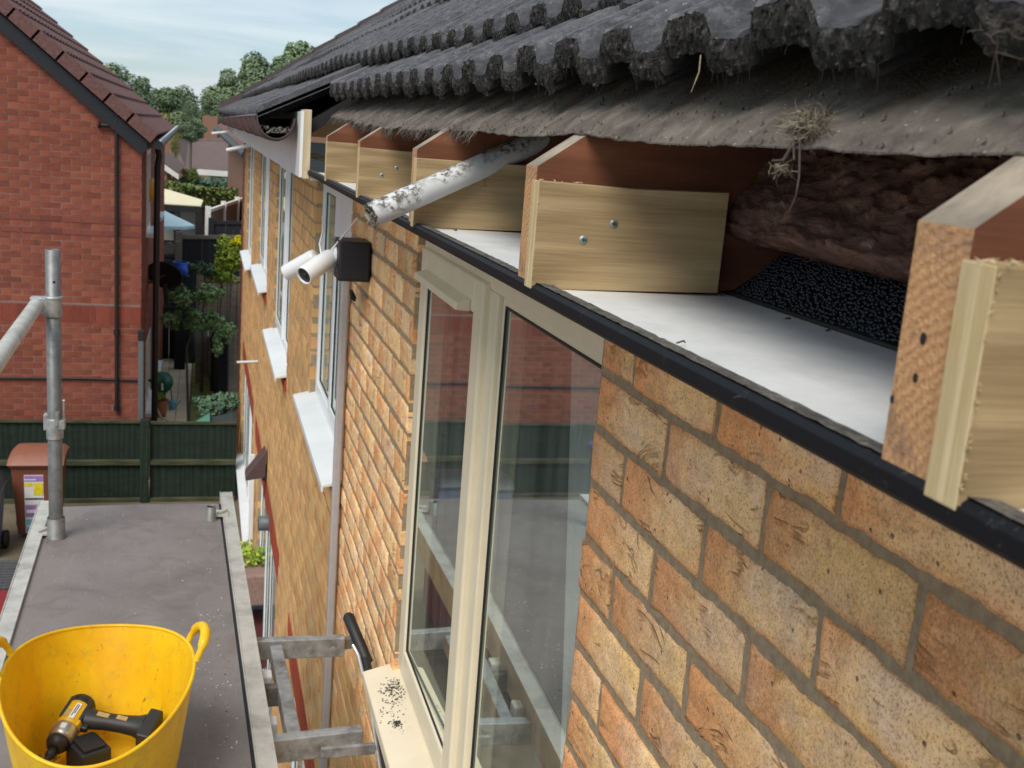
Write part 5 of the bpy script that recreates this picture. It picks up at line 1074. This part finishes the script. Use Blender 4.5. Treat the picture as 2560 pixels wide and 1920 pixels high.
for (u, v, rx, rz, n, sd2) in ((455, 745, .24, .22, 900, 1), (520, 730, .28, .2, 1000, 2), (500, 800, .34, .26, 1300, 3), (560, 830, .22, .28, 800, 4), (430, 800, .18, .2, 450, 5), (545, 870, .12, .2, 260, 6)): leaves(m_, at(u, v, 1, 15.4), rx, .35, rz, n, .034, 7, sd2)
m_.build('crown', 'leaf_apple', ax); m_ = MB(); b0 = at(471, 1058, 1, 15.6); m_.tube([(b0.x, 15.6, -4.3), at(466, 870, 1, 15.6), at(487, 810, 1, 15.5), at(500, 740, 1, 15.4)], [.022, .018, .014, .006], 7)
for (u, v) in ((440, 790), (555, 830), (530, 730), (450, 740)): m_.tube([at(486, 815, 1, 15.5), at(u, v, 1, 15.4)], [.010, .004], 5)
m_.build('trunk', 'bark', ax)
shrub('dark spreading shrub at the end of the boundary fence', 545, 1012, 13.2, .34, .20, 'leaf_fern', 1500, .045, 53)
wb = thing('water_butt', 'black round water butt under the apple tree', 'water butt'); p = at(475, 905, 2, -4.3)
zt_ = at(475, 822, 1, p.y).z; MB().lathe([(.0, 0), (.19, 0), (.235, .3), (.235, zt_+4.3-.05), (.21, zt_+4.3), (0, zt_+4.32)], 24, (p.x, p.y, -4.29)).build('barrel', 'paint_black', wb)
MB().lathe([(.245, 0), (.245, .04), (0, .06)], 24, (p.x, p.y, zt_-.0)).build('lid', 'rubber', wb)
bk = thing('blue_watering_can', 'small blue watering can standing on the beige path', 'watering can'); p = at(430, 1022, 2, -4.28)
MB().lathe([(0, 0), (.055, 0), (.06, .12), (.04, .15), (0, .15)], 14, p).build('body', 'cyan_st', bk); MB().tube([p+Vector((.05, 0, .03)), p+Vector((.13, 0, .14))], .012, 6).build('spout', 'cyan_st', bk); MB().tube([p+Vector((0, 0, .14)), p+Vector((-.02, 0, .32))], .008, 6).build('handle', 'dark_frame', bk)
tp_ = thing('terracotta_pot', 'plant pot with leaves below the green hose reel', 'plant pot'); p = at(398, 1040, 2, -4.28); MB().lathe([(0, 0), (.10, 0), (.14, .26), (.12, .26), (.1, .2)], 16, p).build('pot', 'terracotta', tp_); m_ = MB(); leaves(m_, p+Vector((0, 0, .35)), .15, .15, .16, 400, .03, 5, 3); m_.build('foliage', 'leaf_lime', tp_)
bb_ = thing('storage_box', 'teal and slate garden storage box behind the fence', 'storage box'); p = at(490, 1058, 1, 12.7)
MB().prism([(p.x, -4.29), (p.x+.17, -4.29), (p.x+.17, p.z+.09), (p.x, p.z-.02)], 12.4, 12.9).build('side', 'teal', bb_, .01); MB().prism([(p.x+.175, -4.29), (fr-.02, -4.29), (fr-.02, p.z+.10), (p.x+.175, p.z+.03)], 12.4, 12.9).build('lid', 'slate_lid', bb_, .01)
bt_ = thing('blue_tub', 'bright blue tub behind the black satellite dish', 'tub'); p = at(452, 672, 1, 19.5); MB().lathe([(0, 0), (.12, 0), (.15, .22), (.13, .22), (.1, .02)], 16, p-Vector((0, 0, .12))).build('body', 'lid_blue', bt_); MB().lathe([(.155, 0), (.155, .02), (.13, .02)], 16, p+Vector((0, 0, .1))).build('rim', 'lid_blue', bt_)
st_ = thing('pedestal', 'dark pedestal carrying the bright blue tub', 'pedestal'); MB().box(p.x-.1, p.x+.1, 19.4, 19.6, -4.3, p.z-.13).build('column', 'fence_black', st_); MB().box(p.x-.15, p.x+.15, 19.35, 19.65, p.z-.129, p.z-.121).build('slab', 'fence_black', st_)
# next red brick building past the end of the terrace
p = at(604, 695, 1, 13.9); X0 = p.x
pr_ = thing('brick_pier', 'red brick pier standing at the far corner of the yellow terrace', 'pier')
brickwall('face', pr_, lambda a, b, d: (a, 13.72+d, b), X0, .6, -4.3, .05, [], 'brick_red', mortar='mortar_red', jt=.0048)
brickwall('side', pr_, lambda a, b, d: (X0+.001+d, a, b), 13.825, 14.5, -4.3, .05, [], 'brick_red', mortar='mortar_red', jt=.0048)
nh_ = thing('far_red_house', 'far red brick house with a black gutter and pinkish roof past the terrace end', 'house')
YN = 24.; g0 = at(614, 388, 1, YN); g1 = at(541, 322, 1, YN+9)
m_ = MB(); m_.tube([g0, g1], .09, 10); m_.build('gutter', 'paint_black', nh_)
m_ = MB(); quad(m_, [g0+Vector((.0, 0, .1)), g0+Vector((3.5, 0, 2.4)), g1+Vector((3.5, 0, 2.4)), g1+Vector((0, 0, .1))]); m_.build('roof', 'tile_brown', nh_)
m_ = MB(); m_.add([Vector((g0.x+.35, g0.y+.1, -4.3)), Vector((g1.x+.35, g1.y, -4.3)), Vector((g1.x+.35, g1.y, g1.z)), Vector((g0.x+.35, g0.y+.1, g0.z)), Vector((g0.x+4, g0.y+.1, -4.3)), Vector((g0.x+4, g0.y+.1, g0.z+2))], [(0, 1, 2, 3), (0, 4, 5, 3)]); m_.build('wall', 'brick_orange', nh_)
